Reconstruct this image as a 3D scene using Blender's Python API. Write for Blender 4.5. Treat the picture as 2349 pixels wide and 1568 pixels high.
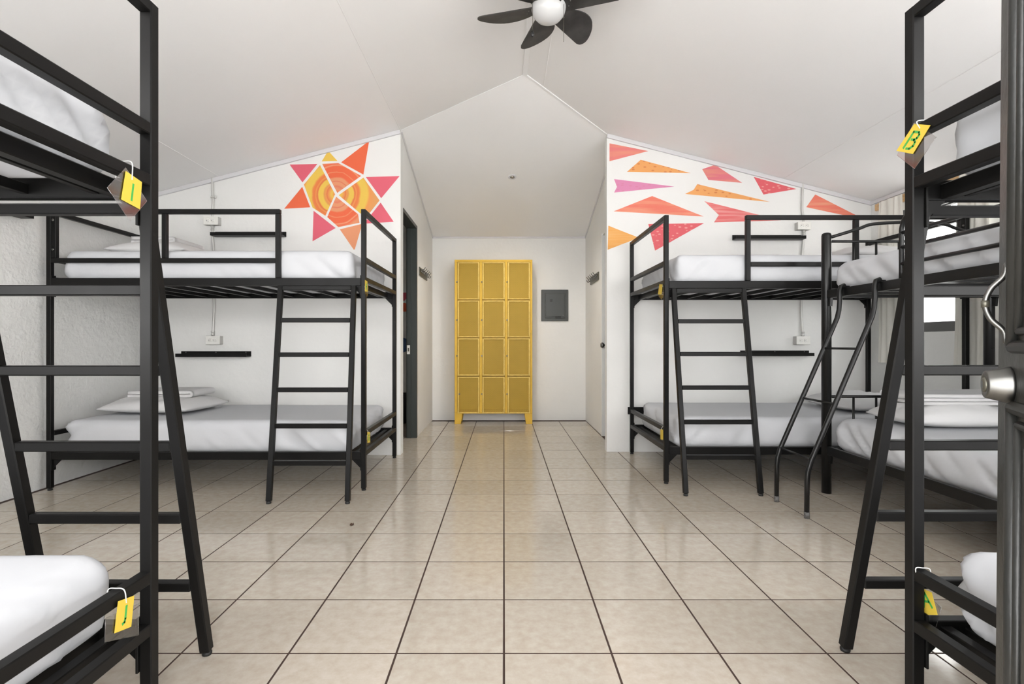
import bpy, bmesh, math, random
from mathutils import Vector, noise

S = bpy.context.scene
for o in list(bpy.data.objects):
    bpy.data.objects.remove(o)
C = S.collection
random.seed(7)

# ------------------------------------------------------------------ camera
F, VX, VY, H = 1185.0, 1156.0, 784.0, 0.962      # focal length in px, vanishing point, eye height
cam = bpy.data.cameras.new('camera')
cam.sensor_width = 36.0
cam.lens = F / 2349.0 * 36.0
cam.shift_x = (1174.5 - VX) / 2349.0
cam.clip_start = 0.02
camo = bpy.data.objects.new('camera', cam)
camo.location = (0, 0, H)
camo.rotation_euler = (math.pi / 2, 0, 0)
C.objects.link(camo)
S.camera = camo

# ------------------------------------------------------------------ world, light, exposure
W = bpy.data.worlds.new('sky')
S.world = W
W.use_nodes = True
W.node_tree.nodes['Background'].inputs[0].default_value = (0.975, 0.97, 0.963, 1)
W.node_tree.nodes['Background'].inputs[1].default_value = 8.5
S.view_settings.view_transform = 'Standard'
S.view_settings.look = 'None'
S.view_settings.gamma = 1.0
S.view_settings.exposure = 0.30
S.view_settings.use_curve_mapping = False


def area(name, loc, rot, sx, sy, power, col=(1, 0.99, 0.97)):
    l = bpy.data.lights.new(name, 'AREA')
    l.shape = 'RECTANGLE'
    l.size, l.size_y, l.energy, l.color = sx, sy, power, col
    o = bpy.data.objects.new(name, l)
    o.location, o.rotation_euler = loc, rot
    C.objects.link(o)
    return o


HP = math.pi / 2
# daylight entering the doorway the camera stands in; the others are added fill
area('daylight_doorway', (0, -0.45, 1.25), (HP, 0, 0), 0.95, 2.0, 6)
area('fill_front_west', (-1.9, -0.12, 1.5), (HP, 0, 0), 1.7, 1.15, 11)  # added frontal fill, one lamp each side, at unseen openings
area('fill_front_east', (1.95, -0.12, 1.5), (HP, 0, 0), 1.7, 1.15, 12)
area('fill_east', (3.32, 0.95, 1.5), (HP, 0, HP), 1.35, 1.1, 34)  # side fill added at an unseen opening behind the near right bunk


def at(px, py, Y):
    """world point seen at photo pixel (px, py) at depth Y"""
    return Vector(((px - VX) * Y / F, Y, H + (VY - py) * Y / F))


def atx(px, py, X):
    """world point seen at photo pixel (px, py) on the plane x = X"""
    return at(px, py, X * F / (px - VX))


# ------------------------------------------------------------------ materials
def mat(name, col, rough=0.5, metal=0.0, spec=0.5, noise_amt=0.0, noise_scale=6.0, bump=0.0, bump_scale=40.0,
        col2=None, rough_var=0.0, detail=4.0, stretch=None):
    m = bpy.data.materials.new(name)
    m.use_nodes = True
    nt = m.node_tree
    b = nt.nodes['Principled BSDF']
    b.inputs['Base Color'].default_value = (*col, 1)
    b.inputs['Roughness'].default_value = rough
    b.inputs['Metallic'].default_value = metal
    b.inputs['Specular IOR Level'].default_value = spec
    if noise_amt or bump or col2 or rough_var:
        tc = nt.nodes.new('ShaderNodeTexCoord')
        mp = nt.nodes.new('ShaderNodeMapping')
        nt.links.new(tc.outputs['Object'], mp.inputs[0])
        if stretch:
            mp.inputs['Scale'].default_value = stretch
    if noise_amt or col2 or rough_var:
        n = nt.nodes.new('ShaderNodeTexNoise')
        n.inputs['Scale'].default_value = noise_scale
        n.inputs['Detail'].default_value = detail
        nt.links.new(mp.outputs[0], n.inputs[0])
        if noise_amt or col2:
            r = nt.nodes.new('ShaderNodeValToRGB')
            c2 = col2 or tuple(min(1, c * (1 - noise_amt)) for c in col)
            r.color_ramp.elements[0].position = 0.35
            r.color_ramp.elements[1].position = 0.65
            r.color_ramp.elements[0].color = (*c2, 1)
            r.color_ramp.elements[1].color = (*col, 1)
            nt.links.new(n.outputs[0], r.inputs[0])
            nt.links.new(r.outputs[0], b.inputs['Base Color'])
        if rough_var:
            mr = nt.nodes.new('ShaderNodeMapRange')
            mr.inputs[3].default_value = rough - rough_var
            mr.inputs[4].default_value = rough + rough_var
            nt.links.new(n.outputs[0], mr.inputs[0])
            nt.links.new(mr.outputs[0], b.inputs['Roughness'])
    if bump:
        n2 = nt.nodes.new('ShaderNodeTexNoise')
        n2.inputs['Scale'].default_value = bump_scale
        n2.inputs['Detail'].default_value = 5
        nt.links.new(mp.outputs[0], n2.inputs[0])
        bp = nt.nodes.new('ShaderNodeBump')
        bp.inputs['Strength'].default_value = bump
        bp.inputs['Distance'].default_value = 0.02
        nt.links.new(n2.outputs[0], bp.inputs['Height'])
        nt.links.new(bp.outputs[0], b.inputs['Normal'])
    return m


M = {}
M['wall'] = mat('white_wall_paint', (0.82, 0.815, 0.795), 0.75, noise_amt=0.04, noise_scale=1.4, bump=0.12, bump_scale=22)
M['plaster'] = mat('rough_white_plaster', (0.80, 0.80, 0.785), 0.85, noise_amt=0.03, noise_scale=2.5, bump=0.45, bump_scale=26)
M['ceiling'] = mat('ceiling_board', (0.88, 0.87, 0.862), 0.6, noise_amt=0.03, noise_scale=0.9)
M['trim_white'] = mat('white_ceiling_strip', (0.86, 0.86, 0.86), 0.5)
M['trim'] = mat('white_trim_plastic', (0.66, 0.65, 0.665), 0.5)
M['black'] = mat('black_powder_coat', (0.005, 0.0048, 0.0046), 0.40, spec=0.2, rough_var=0.1, noise_scale=7)
M['round_black'] = mat('black_gloss_tube', (0.007, 0.007, 0.007), 0.30, spec=0.35, rough_var=0.06, noise_scale=14)
M['rubber'] = mat('black_rubber', (0.01, 0.01, 0.01), 0.6)
M['sheet'] = mat('white_cotton_sheet', (0.575, 0.583, 0.606), 0.9, spec=0.2, bump=0.12, bump_scale=9)
M['pillow'] = mat('white_pillowcase', (0.64, 0.635, 0.635), 0.9, spec=0.2, bump=0.15, bump_scale=12)
M['yellow'] = mat('yellow_locker_paint', (0.74, 0.46, 0.060), 0.45, spec=0.25, noise_amt=0.12, noise_scale=5)
M['yellow_edge'] = mat('worn_yellow_door_frame', (0.82, 0.58, 0.15), 0.45, spec=0.25, noise_amt=0.15, noise_scale=20)
M['yellow_mesh'] = mat('yellow_mesh_paint', (0.78, 0.51, 0.08), 0.45, spec=0.25)
M['yellow_back'] = mat('yellow_back_paint', (0.72, 0.46, 0.070), 0.4, spec=0.25, noise_amt=0.10, noise_scale=9, bump=0.5, bump_scale=5)
M['panel_grey'] = mat('dark_grey_enamel', (0.055, 0.060, 0.058), 0.42)
M['door_grey'] = mat('grey_green_gloss_paint', (0.018, 0.0185, 0.017), 0.36, noise_amt=0.18, noise_scale=5, bump=0.10, bump_scale=30)
M['frame_green'] = mat('dark_green_jamb_paint', (0.030, 0.038, 0.035), 0.4)
M['door_black'] = mat('dark_door_paint', (0.012, 0.013, 0.013), 0.5)
M['steel'] = mat('brushed_steel', (0.17, 0.168, 0.16), 0.36, metal=1.0, rough_var=0.1, noise_scale=30)
M['bare'] = mat('chipped_bare_primer', (0.16, 0.155, 0.15), 0.5, noise_amt=0.6, noise_scale=60)
M['zinc'] = mat('painted_conduit', (0.60, 0.595, 0.57), 0.35, metal=0.2)
M['outlet'] = mat('white_outlet_plastic', (0.80, 0.79, 0.75), 0.4)
M['boxgrey'] = mat('outlet_box_side', (0.50, 0.49, 0.47), 0.5)
M['slot'] = mat('outlet_slot', (0.03, 0.03, 0.03), 0.6)
M['card'] = mat('yellow_card', (0.68, 0.49, 0.055), 0.6)
M['ink'] = mat('green_ink', (0.05, 0.36, 0.07), 0.6)
M['tie'] = mat('white_nylon_tie', (0.75, 0.75, 0.74), 0.4)
M['curtain'] = mat('cream_curtain', (0.76, 0.74, 0.68), 0.9, bump=0.1, bump_scale=60)
M['wood'] = mat('pine_rod', (0.72, 0.47, 0.24), 0.5, noise_amt=0.25, noise_scale=12, stretch=(8, 1, 8))
M['frame_alu'] = mat('dark_window_frame', (0.10, 0.10, 0.10), 0.4)
M['fan_black'] = mat('dusty_black_blade', (0.016, 0.015, 0.015), 0.5, col2=(0.05, 0.048, 0.045), noise_scale=9)
M['fan_body'] = mat('black_fan_motor', (0.012, 0.012, 0.012), 0.35)
M['globe'] = mat('opal_glass_globe', (0.60, 0.60, 0.595), 0.25)
M['chain'] = mat('brass_chain', (0.10, 0.09, 0.07), 0.4, metal=0.6)
M['lamp_in'] = mat('downlight_reflector', (0.5, 0.46, 0.40), 0.25, metal=0.8)
M['grout'] = mat('brown_grout', (0.050, 0.026, 0.018), 0.9, noise_amt=0.3, noise_scale=8)
M['hook'] = mat('tarnished_hook_metal', (0.13, 0.125, 0.10), 0.4, metal=0.7)
M['leaf'] = mat('dry_leaf', (0.07, 0.035, 0.02), 0.8)
M['blue'] = mat('blue_plastic', (0.03, 0.09, 0.22), 0.4)
M['ground'] = mat('pale_concrete', (0.55, 0.54, 0.52), 0.9)
M['outer'] = mat('exterior_white_wall', (0.80, 0.80, 0.78), 0.9)


def tile_mat():
    m = bpy.data.materials.new('beige_glazed_tile')
    m.use_nodes = True
    nt = m.node_tree
    N, L = nt.nodes, nt.links
    b = N['Principled BSDF']
    tc = N.new('ShaderNodeTexCoord')
    oi = N.new('ShaderNodeObjectInfo')
    geo = N.new('ShaderNodeNewGeometry')
    n1 = N.new('ShaderNodeTexNoise')
    n1.inputs['Scale'].default_value = 26
    n1.inputs['Detail'].default_value = 7
    n1.inputs['Roughness'].default_value = 0.65
    L.new(geo.outputs['Position'], n1.inputs[0])
    r = N.new('ShaderNodeValToRGB')
    r.color_ramp.elements[0].position = 0.3
    r.color_ramp.elements[0].color = (0.435, 0.372, 0.302, 1)
    r.color_ramp.elements[1].position = 0.72
    r.color_ramp.elements[1].color = (0.525, 0.482, 0.420, 1)
    L.new(n1.outputs[0], r.inputs[0])
    hs = N.new('ShaderNodeHueSaturation')
    mr = N.new('ShaderNodeMapRange')
    mr.inputs[3].default_value = 0.93
    mr.inputs[4].default_value = 1.05
    L.new(oi.outputs['Random'], mr.inputs[0])
    L.new(mr.outputs[0], hs.inputs['Value'])
    L.new(r.outputs[0], hs.inputs['Color'])
    L.new(hs.outputs[0], b.inputs['Base Color'])
    mr2 = N.new('ShaderNodeMapRange')
    mr2.inputs[3].default_value = 0.07
    mr2.inputs[4].default_value = 0.16
    L.new(n1.outputs[0], mr2.inputs[0])
    L.new(mr2.outputs[0], b.inputs['Roughness'])
    n2 = N.new('ShaderNodeTexNoise')
    n2.inputs['Scale'].default_value = 5
    L.new(geo.outputs['Position'], n2.inputs[0])
    bp = N.new('ShaderNodeBump')
    bp.inputs['Strength'].default_value = 0.05
    bp.inputs['Distance'].default_value = 0.02
    L.new(n2.outputs[0], bp.inputs['Height'])
    L.new(bp.outputs[0], b.inputs['Normal'])
    return m


M['tile'] = tile_mat()


def clear_mat(name, tint, fac):
    m = bpy.data.materials.new(name)
    m.use_nodes = True
    nt = m.node_tree
    nt.nodes.remove(nt.nodes['Principled BSDF'])
    t = nt.nodes.new('ShaderNodeBsdfTransparent')
    t.inputs[0].default_value = (*tint, 1)
    g = nt.nodes.new('ShaderNodeBsdfGlossy')
    g.inputs['Roughness'].default_value = 0.08
    mx = nt.nodes.new('ShaderNodeMixShader')
    mx.inputs[0].default_value = fac
    nt.links.new(t.outputs[0], mx.inputs[1])
    nt.links.new(g.outputs[0], mx.inputs[2])
    nt.links.new(mx.outputs[0], nt.nodes['Material Output'].inputs[0])
    return m


M['plastic'] = clear_mat('clear_plastic_sleeve', (0.90, 0.90, 0.90), 0.16)
M['glass'] = clear_mat('window_glass', (0.96, 0.97, 0.97), 0.06)


def paint_mat(name, col, col2=None, kind=None, centre=None):
    """flat mural paint; kind: 'specks', 'strokes' or 'rings'"""
    m = bpy.data.materials.new(name)
    m.use_nodes = True
    nt = m.node_tree
    N, L = nt.nodes, nt.links
    b = N['Principled BSDF']
    b.inputs['Roughness'].default_value = 0.6
    b.inputs['Base Color'].default_value = (*col, 1)
    if not kind:
        return m
    geo = N.new('ShaderNodeNewGeometry')
    mp = N.new('ShaderNodeMapping')
    L.new(geo.outputs['Position'], mp.inputs[0])
    r = N.new('ShaderNodeValToRGB')
    if kind == 'specks':
        mp.inputs['Rotation'].default_value = (0, 0.9, 0)
        mp.inputs['Scale'].default_value = (17, 1, 36)
        v = N.new('ShaderNodeTexVoronoi')
        v.inputs['Scale'].default_value = 1.0
        v.inputs['Randomness'].default_value = 0.8
        L.new(mp.outputs[0], v.inputs[0])
        r.color_ramp.elements[0].position = 0.20
        r.color_ramp.elements[0].color = (*col2, 1)
        r.color_ramp.elements[1].position = 0.26
        r.color_ramp.elements[1].color = (*col, 1)
        L.new(v.outputs['Distance'], r.inputs[0])
    elif kind == 'strokes':
        mp.inputs['Rotation'].default_value = (0, 0.6, 0)
        mp.inputs['Scale'].default_value = (2.0, 1, 30)
        n = N.new('ShaderNodeTexNoise')
        n.inputs['Scale'].default_value = 1.4
        n.inputs['Detail'].default_value = 3
        L.new(mp.outputs[0], n.inputs[0])
        r.color_ramp.elements[0].position = 0.42
        r.color_ramp.elements[0].color = (*col, 1)
        r.color_ramp.elements[1].position = 0.72
        r.color_ramp.elements[1].color = (*col2, 1)
        L.new(n.outputs[0], r.inputs[0])
    else:
        mp.inputs['Location'].default_value = (-centre.x, 0, -centre.z)
        mp.inputs['Scale'].default_value = (1, 0, 1)
        ln = N.new('ShaderNodeVectorMath')
        ln.operation = 'LENGTH'
        L.new(mp.outputs[0], ln.inputs[0])
        n = N.new('ShaderNodeTexNoise')
        n.inputs['Scale'].default_value = 7
        n.inputs['Detail'].default_value = 5
        L.new(geo.outputs['Position'], n.inputs[0])
        ma = N.new('ShaderNodeMath')
        ma.operation = 'MULTIPLY_ADD'
        L.new(n.outputs[0], ma.inputs[0])
        ma.inputs[1].default_value = 0.035
        L.new(ln.outputs['Value'], ma.inputs[2])
        mr = N.new('ShaderNodeMapRange')
        mr.inputs[1].default_value = 0.025
        mr.inputs[2].default_value = 0.345
        L.new(ma.outputs[0], mr.inputs[0])
        els = r.color_ramp.elements
        stops = kind[1:] if isinstance(kind, tuple) else []
        els[0].position, els[0].color = stops[0][0], (*stops[0][1], 1)
        els[1].position, els[1].color = stops[-1][0], (*stops[-1][1], 1)
        for p, c in stops[1:-1]:
            e = els.new(p)
            e.color = (*c, 1)
        L.new(mr.outputs[0], r.inputs[0])
    L.new(r.outputs[0], b.inputs['Base Color'])
    return m


# ------------------------------------------------------------------ mesh helpers
WL = {}


def wloc(o):
    return WL.get(o.name, Vector((0, 0, 0)))


def mk(name, verts, faces, m, parent=None, smooth=False, mesh=None):
    """one mesh object from world-space vertices, with its origin at its own centre"""
    vs = [Vector(v) for v in verts]
    lo = Vector((min(v.x for v in vs), min(v.y for v in vs), min(v.z for v in vs)))
    hi = Vector((max(v.x for v in vs), max(v.y for v in vs), max(v.z for v in vs)))
    c = (lo + hi) / 2
    me = bpy.data.meshes.new(name)
    me.from_pydata([tuple(v - c) for v in vs], [], faces)
    me.update()
    if smooth:
        me.polygons.foreach_set('use_smooth', [True] * len(me.polygons))
    me.materials.append(M[m] if isinstance(m, str) else m)
    o = bpy.data.objects.new(name, me)
    C.objects.link(o)
    if parent:
        o.parent = parent
        o.location = c - wloc(parent)
    else:
        o.location = c
    WL[o.name] = c
    return o


def root(name, loc, label, cat, group=None):
    o = bpy.data.objects.new(name, None)
    o.empty_display_size = 0.1
    o.location = loc
    C.objects.link(o)
    WL[o.name] = Vector(loc)
    tag(o, label, cat, group)
    return o


def tag(o, label, cat, group=None):
    o['label'] = label
    o['category'] = cat
    if group:
        o['group'] = group
    return o


def struct(o, label=None):
    o['kind'] = 'structure'
    if label:
        o['label'] = label
    return o


class G:
    """collects geometry, then builds ONE mesh object"""

    def __init__(s):
        s.v, s.f = [], []

    def add(s, v, f):
        n = len(s.v)
        s.v += [tuple(p) for p in v]
        s.f += [[i + n for i in q] for q in f]
        return s

    def bm(s, b):
        b.verts.index_update()
        return s.add([v.co.copy() for v in b.verts], [[v.index for v in f.verts] for f in b.faces])

    def box(s, x0, x1, y0, y1, z0, z1, bev=0.0):
        x0, x1 = min(x0, x1), max(x0, x1)
        y0, y1 = min(y0, y1), max(y0, y1)
        z0, z1 = min(z0, z1), max(z0, z1)
        v = [(x0, y0, z0), (x1, y0, z0), (x1, y1, z0), (x0, y1, z0), (x0, y0, z1), (x1, y0, z1), (x1, y1, z1), (x0, y1, z1)]
        f = [(0, 3, 2, 1), (4, 5, 6, 7), (0, 1, 5, 4), (1, 2, 6, 5), (2, 3, 7, 6), (3, 0, 4, 7)]
        if not bev:
            return s.add(v, f)
        b = bmesh.new()
        vv = [b.verts.new(p) for p in v]
        for q in f:
            b.faces.new([vv[i] for i in q])
        bmesh.ops.bevel(b, geom=b.edges[:], offset=bev, segments=1, affect='EDGES', profile=0.5)
        s.bm(b)
        b.free()
        return s

    def bar(s, p0, p1, w, h, up=(0, 0, 1), bev=0.003):
        """box of section w (sideways) x h (towards up) from p0 to p1"""
        p0, p1 = Vector(p0), Vector(p1)
        d = (p1 - p0).normalized()
        sd = d.cross(Vector(up)).normalized()
        u = sd.cross(d).normalized()
        v = []
        for p in (p0, p1):
            for a, c in ((-1, -1), (1, -1), (1, 1), (-1, 1)):
                v.append(p + sd * a * w / 2 + u * c * h / 2)
        f = [(0, 3, 2, 1), (4, 5, 6, 7), (0, 1, 5, 4), (1, 2, 6, 5), (2, 3, 7, 6), (3, 0, 4, 7)]
        b = bmesh.new()
        vv = [b.verts.new(p) for p in v]
        for q in f:
            b.faces.new([vv[i] for i in q])
        bmesh.ops.recalc_face_normals(b, faces=b.faces[:])
        if bev:
            bmesh.ops.bevel(b, geom=b.edges[:], offset=bev, segments=1, affect='EDGES', profile=0.5)
        s.bm(b)
        b.free()
        return s

    def tube(s, pts, r, n=12, closed=False, caps=True):
        pts = [Vector(p) for p in pts]
        k = len(pts)
        rs = r if isinstance(r, (list, tuple)) else [r] * k
        t0 = (pts[1] - pts[0]).normalized()
        ref = Vector((0, 0, 1)) if abs(t0.z) < 0.9 else Vector((1, 0, 0))
        nn = t0.cross(ref).normalized()
        v, f = [], []
        for i, p in enumerate(pts):
            if closed:
                t = (pts[(i + 1) % k] - pts[i - 1]).normalized()
            else:
                t = (pts[min(i + 1, k - 1)] - pts[max(i - 1, 0)]).normalized()
            nn = (nn - t * nn.dot(t)).normalized()
            bb = t.cross(nn)
            for j in range(n):
                a = 2 * math.pi * j / n
                v.append(p + (nn * math.cos(a) + bb * math.sin(a)) * rs[i])
        for i in range(k if closed else k - 1):
            for j in range(n):
                a, b = i * n + j, i * n + (j + 1) % n
                c, d = ((i + 1) % k) * n + (j + 1) % n, ((i + 1) % k) * n + j
                f.append((a, b, c, d))
        if caps and not closed:
            f.append(tuple(range(n))[::-1])
            f.append(tuple((k - 1) * n + j for j in range(n)))
        return s.add(v, f)

    def lathe(s, prof, c, n=24, axis=(0, 0, 1)):
        c, az = Vector(c), Vector(axis).normalized()
        ax = az.cross(Vector((0, 0, 1)) if abs(az.z) < 0.9 else Vector((1, 0, 0))).normalized()
        ay = az.cross(ax)
        v, f = [], []
        for r, h in prof:
            for j in range(n):
                a = 2 * math.pi * j / n
                v.append(c + az * h + (ax * math.cos(a) + ay * math.sin(a)) * max(r, 1e-4))
        for i in range(len(prof) - 1):
            for j in range(n):
                f.append((i * n + j, i * n + (j + 1) % n, (i + 1) * n + (j + 1) % n, (i + 1) * n + j))
        f.append(tuple(range(n))[::-1])
        f.append(tuple((len(prof) - 1) * n + j for j in range(n)))
        return s.add(v, f)

    def prism(s, poly, d):
        """polygon (world points) extruded by vector d"""
        n = len(poly)
        d = Vector(d)
        v = [Vector(p) for p in poly] + [Vector(p) + d for p in poly]
        f = [tuple(range(n))[::-1], tuple(range(n, 2 * n))]
        f += [(i, (i + 1) % n, (i + 1) % n + n, i + n) for i in range(n)]
        b = bmesh.new()
        vv = [b.verts.new(p) for p in v]
        for q in f:
            b.faces.new([vv[i] for i in q])
        bmesh.ops.recalc_face_normals(b, faces=b.faces[:])
        s.bm(b)
        b.free()
        return s

    def out(s, name, m, parent=None, smooth=False):
        return mk(name, s.v, s.f, m, parent, smooth)


def box(name, x0, x1, y0, y1, z0, z1, m, parent=None, bev=0.0):
    return G().box(x0, x1, y0, y1, z0, z1, bev).out(name, m, parent)


def bezier(pts, n=8):
    """smooth polyline through points (Catmull-Rom)"""
    pts = [Vector(p) for p in pts]
    q = [pts[0] * 2 - pts[1]] + pts + [pts[-1] * 2 - pts[-2]]
    r = []
    for i in range(1, len(q) - 2):
        for j in range(n):
            t = j / n
            a, b, c, d = q[i - 1], q[i], q[i + 1], q[i + 2]
            r.append(0.5 * (2 * b + (c - a) * t + (2 * a - 5 * b + 4 * c - d) * t * t + (3 * b - a - 3 * c + d) * t ** 3))
    r.append(pts[-1])
    return r


# ------------------------------------------------------------------ the setting
XL, XR = -3.03, 3.22            # side walls
YL, YR, YB = 4.40, 4.528, 6.36  # mural walls left/right, back wall
XCL, XCR = -0.88, 0.902         # corners of the alcove mouth
XA = 1.005                      # right alcove wall
YF = 0.10                       # front wall inner face
RX, RZ, PY = 0.157, 2.947, 3.825
ZL1, ZR1 = 2.765, 2.782


def hl(x):
    return ZL1 - 0.258 * (XCL - x)


def hr(x):
    return ZR1 - 0.256 * (x - XCR)


# floor: grout bed with tiles
T = 0.333
fl = box('floor', XL - 0.3, XR + 0.3, -0.5, YB + 0.2, -0.10, -0.0008, 'grout')
struct(fl, 'beige glazed tile floor with dark brown grout lines')
tm = G().box(-T / 2 + 0.0032, T / 2 - 0.0032, -T / 2 + 0.0032, T / 2 - 0.0032, -0.006, 0.0, 0.0008)
cells = []
for i in range(-10, 10):
    for k in range(-5, 15):
        cx, cy = (i + 0.5) * T, 1.598 - T / 2 + k * T
        if not (XL - 0.1 < cx < XR + 0.1 and cy < YB + 0.1):
            continue
        if cy > YL + 0.15 and not (-2.0 < cx < 1.15):
            continue
        d = max(cy, 0.05)
        px = abs(VX + cx * F / d - 1174)
        py = VY + H * F / d
        vis = px < 1174 + 0.5 * T * F / d and py < 1700 and not (cy > YL + 0.15 and cx < -1.0)
        cells.append((0 if vis else 1, d, cx, cy))
cells.sort()
first = None
for vis, d, cx, cy in cells[:300]:
    if first is None:
        first = mk('tile', [(x + cx, y + cy, z) for x, y, z in tm.v], tm.f, 'tile', fl)
    else:
        o = first.copy()
        C.objects.link(o)
        o.location = Vector((cx, cy, -0.003)) - wloc(fl)
rest = G()
for vis, d, cx, cy in cells[300:]:
    rest.add([(x + cx, y + cy, z) for x, y, z in tm.v], tm.f)
if rest.v:
    ro = rest.out('tile_remainder', 'tile', fl)
    ro['kind'] = 'stuff'

# ceilings: two slopes and the hipped alcove end, 5 cm boards
def slab(name, poly, m='ceiling', t=0.05):
    return G().prism(poly, (0, 0, t)).out(name, m)


cl = G()
cl.prism([(RX, -0.3, RZ), (RX, PY, RZ), (XCL, YL, ZL1), (XCL, -0.3, ZL1)], (0, 0, 0.05))
cl.prism([(XCL, -0.3, ZL1), (XCL, YL, ZL1), (XCL, YL + 0.06, ZL1), (XL - 0.1, YL + 0.06, hl(XL - 0.1)), (XL - 0.1, -0.3, hl(XL - 0.1))], (0, 0, 0.05))
struct(cl.out('ceiling_left', 'ceiling'), 'white sloping ceiling over the left bunks')
cr = G()
cr.prism([(RX, -0.3, RZ), (RX, PY, RZ), (XCR, YR, ZR1), (XCR, -0.3, ZR1)], (0, 0, 0.05))
cr.prism([(XCR, -0.3, ZR1), (XCR, YR, ZR1), (XCR, YR + 0.06, ZR1), (XR + 0.1, YR + 0.06, hr(XR + 0.1)), (XR + 0.1, -0.3, hr(XR + 0.1))], (0, 0, 0.05))
cro = struct(cr.out('ceiling_right', 'ceiling'), 'white sloping ceiling over the right bunks')
ca = G()
A_, B_, P_ = Vector((XCL, YL, ZL1)), Vector((XCR, YR, ZR1)), Vector((RX, PY, RZ))
sl = 0.27
C_ = Vector((1.14, YR + 0.02, ZR1 - 0.01))
D_, E_ = Vector((1.14, YB + 0.08, 2.232)), Vector((-1.0, YB + 0.08, 2.232))
F_ = Vector((-1.0, YL + 0.02, ZL1 - 0.005))
v = [P_, A_, F_, E_, D_, C_, B_]
ca.add([*v, *[p + Vector((0, 0, 0.05)) for p in v]],
       [(0, 1, 6), (1, 3, 4, 6), (1, 2, 3), (6, 4, 5), (7, 13, 8), (8, 13, 11, 10), (8, 10, 9), (13, 12, 11)] +
       [(i, i + 7, (i + 1) % 7 + 7, (i + 1) % 7) for i in range(7)])
struct(ca.out('ceiling_back', 'ceiling'), 'white hipped ceiling falling towards the yellow locker')

# mural walls
wl = G().prism([(XL - 0.1, YL, -0.02), (XCL, YL, -0.02), (XCL, YL, ZL1 + 0.02), (XL - 0.1, YL, hl(XL - 0.1) + 0.02)], (0, 0.11, 0)).out('wall_back_left', 'wall')
struct(wl, 'white wall behind the left bunk with a painted sun')
wr = G().prism([(XR + 0.1, YR, -0.02), (XCR, YR, -0.02), (XCR, YR, ZR1 + 0.02), (XR + 0.1, YR, hr(XR + 0.1) + 0.02)], (0, 0.082, 0)).out('wall_back_right', 'wall')
struct(wr, 'white wall behind the right bunk with painted flying shapes')
# alcove walls
DZ0, DZ1, DH = YL + 0.11, 5.19, 2.13
al = G()
al.box(XCL - 0.1, XCL, DZ0, DZ1, DH, 2.80)
al.box(XCL - 0.1, XCL, DZ1, YB + 0.1, -0.02, 2.62)
struct(al.out('wall_alcove_left', 'wall'), 'white alcove side wall beside the dark doorway')
ar = G()
R0, R1, RH = YR + 0.082, 5.31, 2.05
ar.box(XA, XA + 0.12, R0, R1, RH, 2.80)
ar.box(XA, XA + 0.12, R1, YB + 0.1, -0.02, 2.62)
struct(ar.out('wall_alcove_right', 'wall'), 'white alcove side wall right of the breaker panel')
struct(box('wall_back', XCL - 0.1, XA + 0.12, YB, YB + 0.1, -0.02, 2.40, 'wall'), 'white end wall behind the yellow locker')
# left wall
lw = G()
lw.box(XL - 0.12, XL, -0.2, YL + 0.1, -0.02, 2.30)
struct(lw.out('wall_left', 'plaster'), 'rough white plaster side wall at the left')
# right wall: far window, plus an unseen opening added for side light
W0, W1, WZ0, WZ1 = 3.44, 4.26, 1.04, 2.03
rw = G()
rw.box(XR, XR + 0.12, W1, YR + 0.1, -0.02, 2.30)
rw.box(XR, XR + 0.12, 1.65, W0, -0.02, 2.30)
rw.box(XR, XR + 0.12, W0, W1, -0.02, WZ0)
rw.box(XR, XR + 0.12, W0, W1, WZ1, 2.30)
rw.box(XR, XR + 0.12, -0.2, 0.25, -0.02, 2.30)
rw.box(XR, XR + 0.12, 0.25, 1.65, -0.02, 0.95)
rw.box(XR, XR + 0.12, 0.25, 1.65, 2.05, 2.30)
struct(rw.out('wall_right', 'wall'), 'white side wall at the right with a window and an added unseen opening')
# front wall (behind the camera) with the doorway and two openings added for fill
fw = G()
for x0, x1, z0, z1 in ((XL - 0.1, -2.75, -0.02, 3.0), (-2.75, -1.05, -0.02, 0.9), (-2.75, -1.05, 2.1, 3.0), (-1.05, -0.5, -0.02, 3.0),
                       (-0.5, 0.42, 2.12, 3.0), (0.42, 1.1, -0.02, 3.0), (1.1, 2.8, -0.02, 0.9), (1.1, 2.8, 2.1, 3.0), (2.8, XR + 0.1, -0.02, 3.0)):
    fw.box(x0, x1, YF - 0.12, YF, z0, z1)
struct(fw.out('wall_front', 'wall'), 'white entrance wall with doorway and two added openings for fill light')

# room behind the left doorway
bt = G()
bt.box(-2.0, XCL - 0.1, YB + 0.0, YB + 0.1, -0.02, 2.4)
bt.box(-2.1, -2.0, YL + 0.11, YB + 0.1, -0.02, 2.4)
bt.box(-2.1, XCL - 0.1, YL + 0.11, YB + 0.1, 2.35, 2.40)
struct(bt.out('wall_washroom', 'wall'), 'white walls of the small room behind the left doorway')
# room behind the right door
struct(box('wall_store', XA + 0.115, XA + 0.16, R0, R1 + 0.1, -0.02, 2.4, 'wall'), 'wall behind the narrow dark door')

# trims
def strip(name, p0, p1, w, h, up, m='trim'):
    o = G().bar(p0, p1, w, h, up, 0.002).out(name, m)
    return struct(o)


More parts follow.
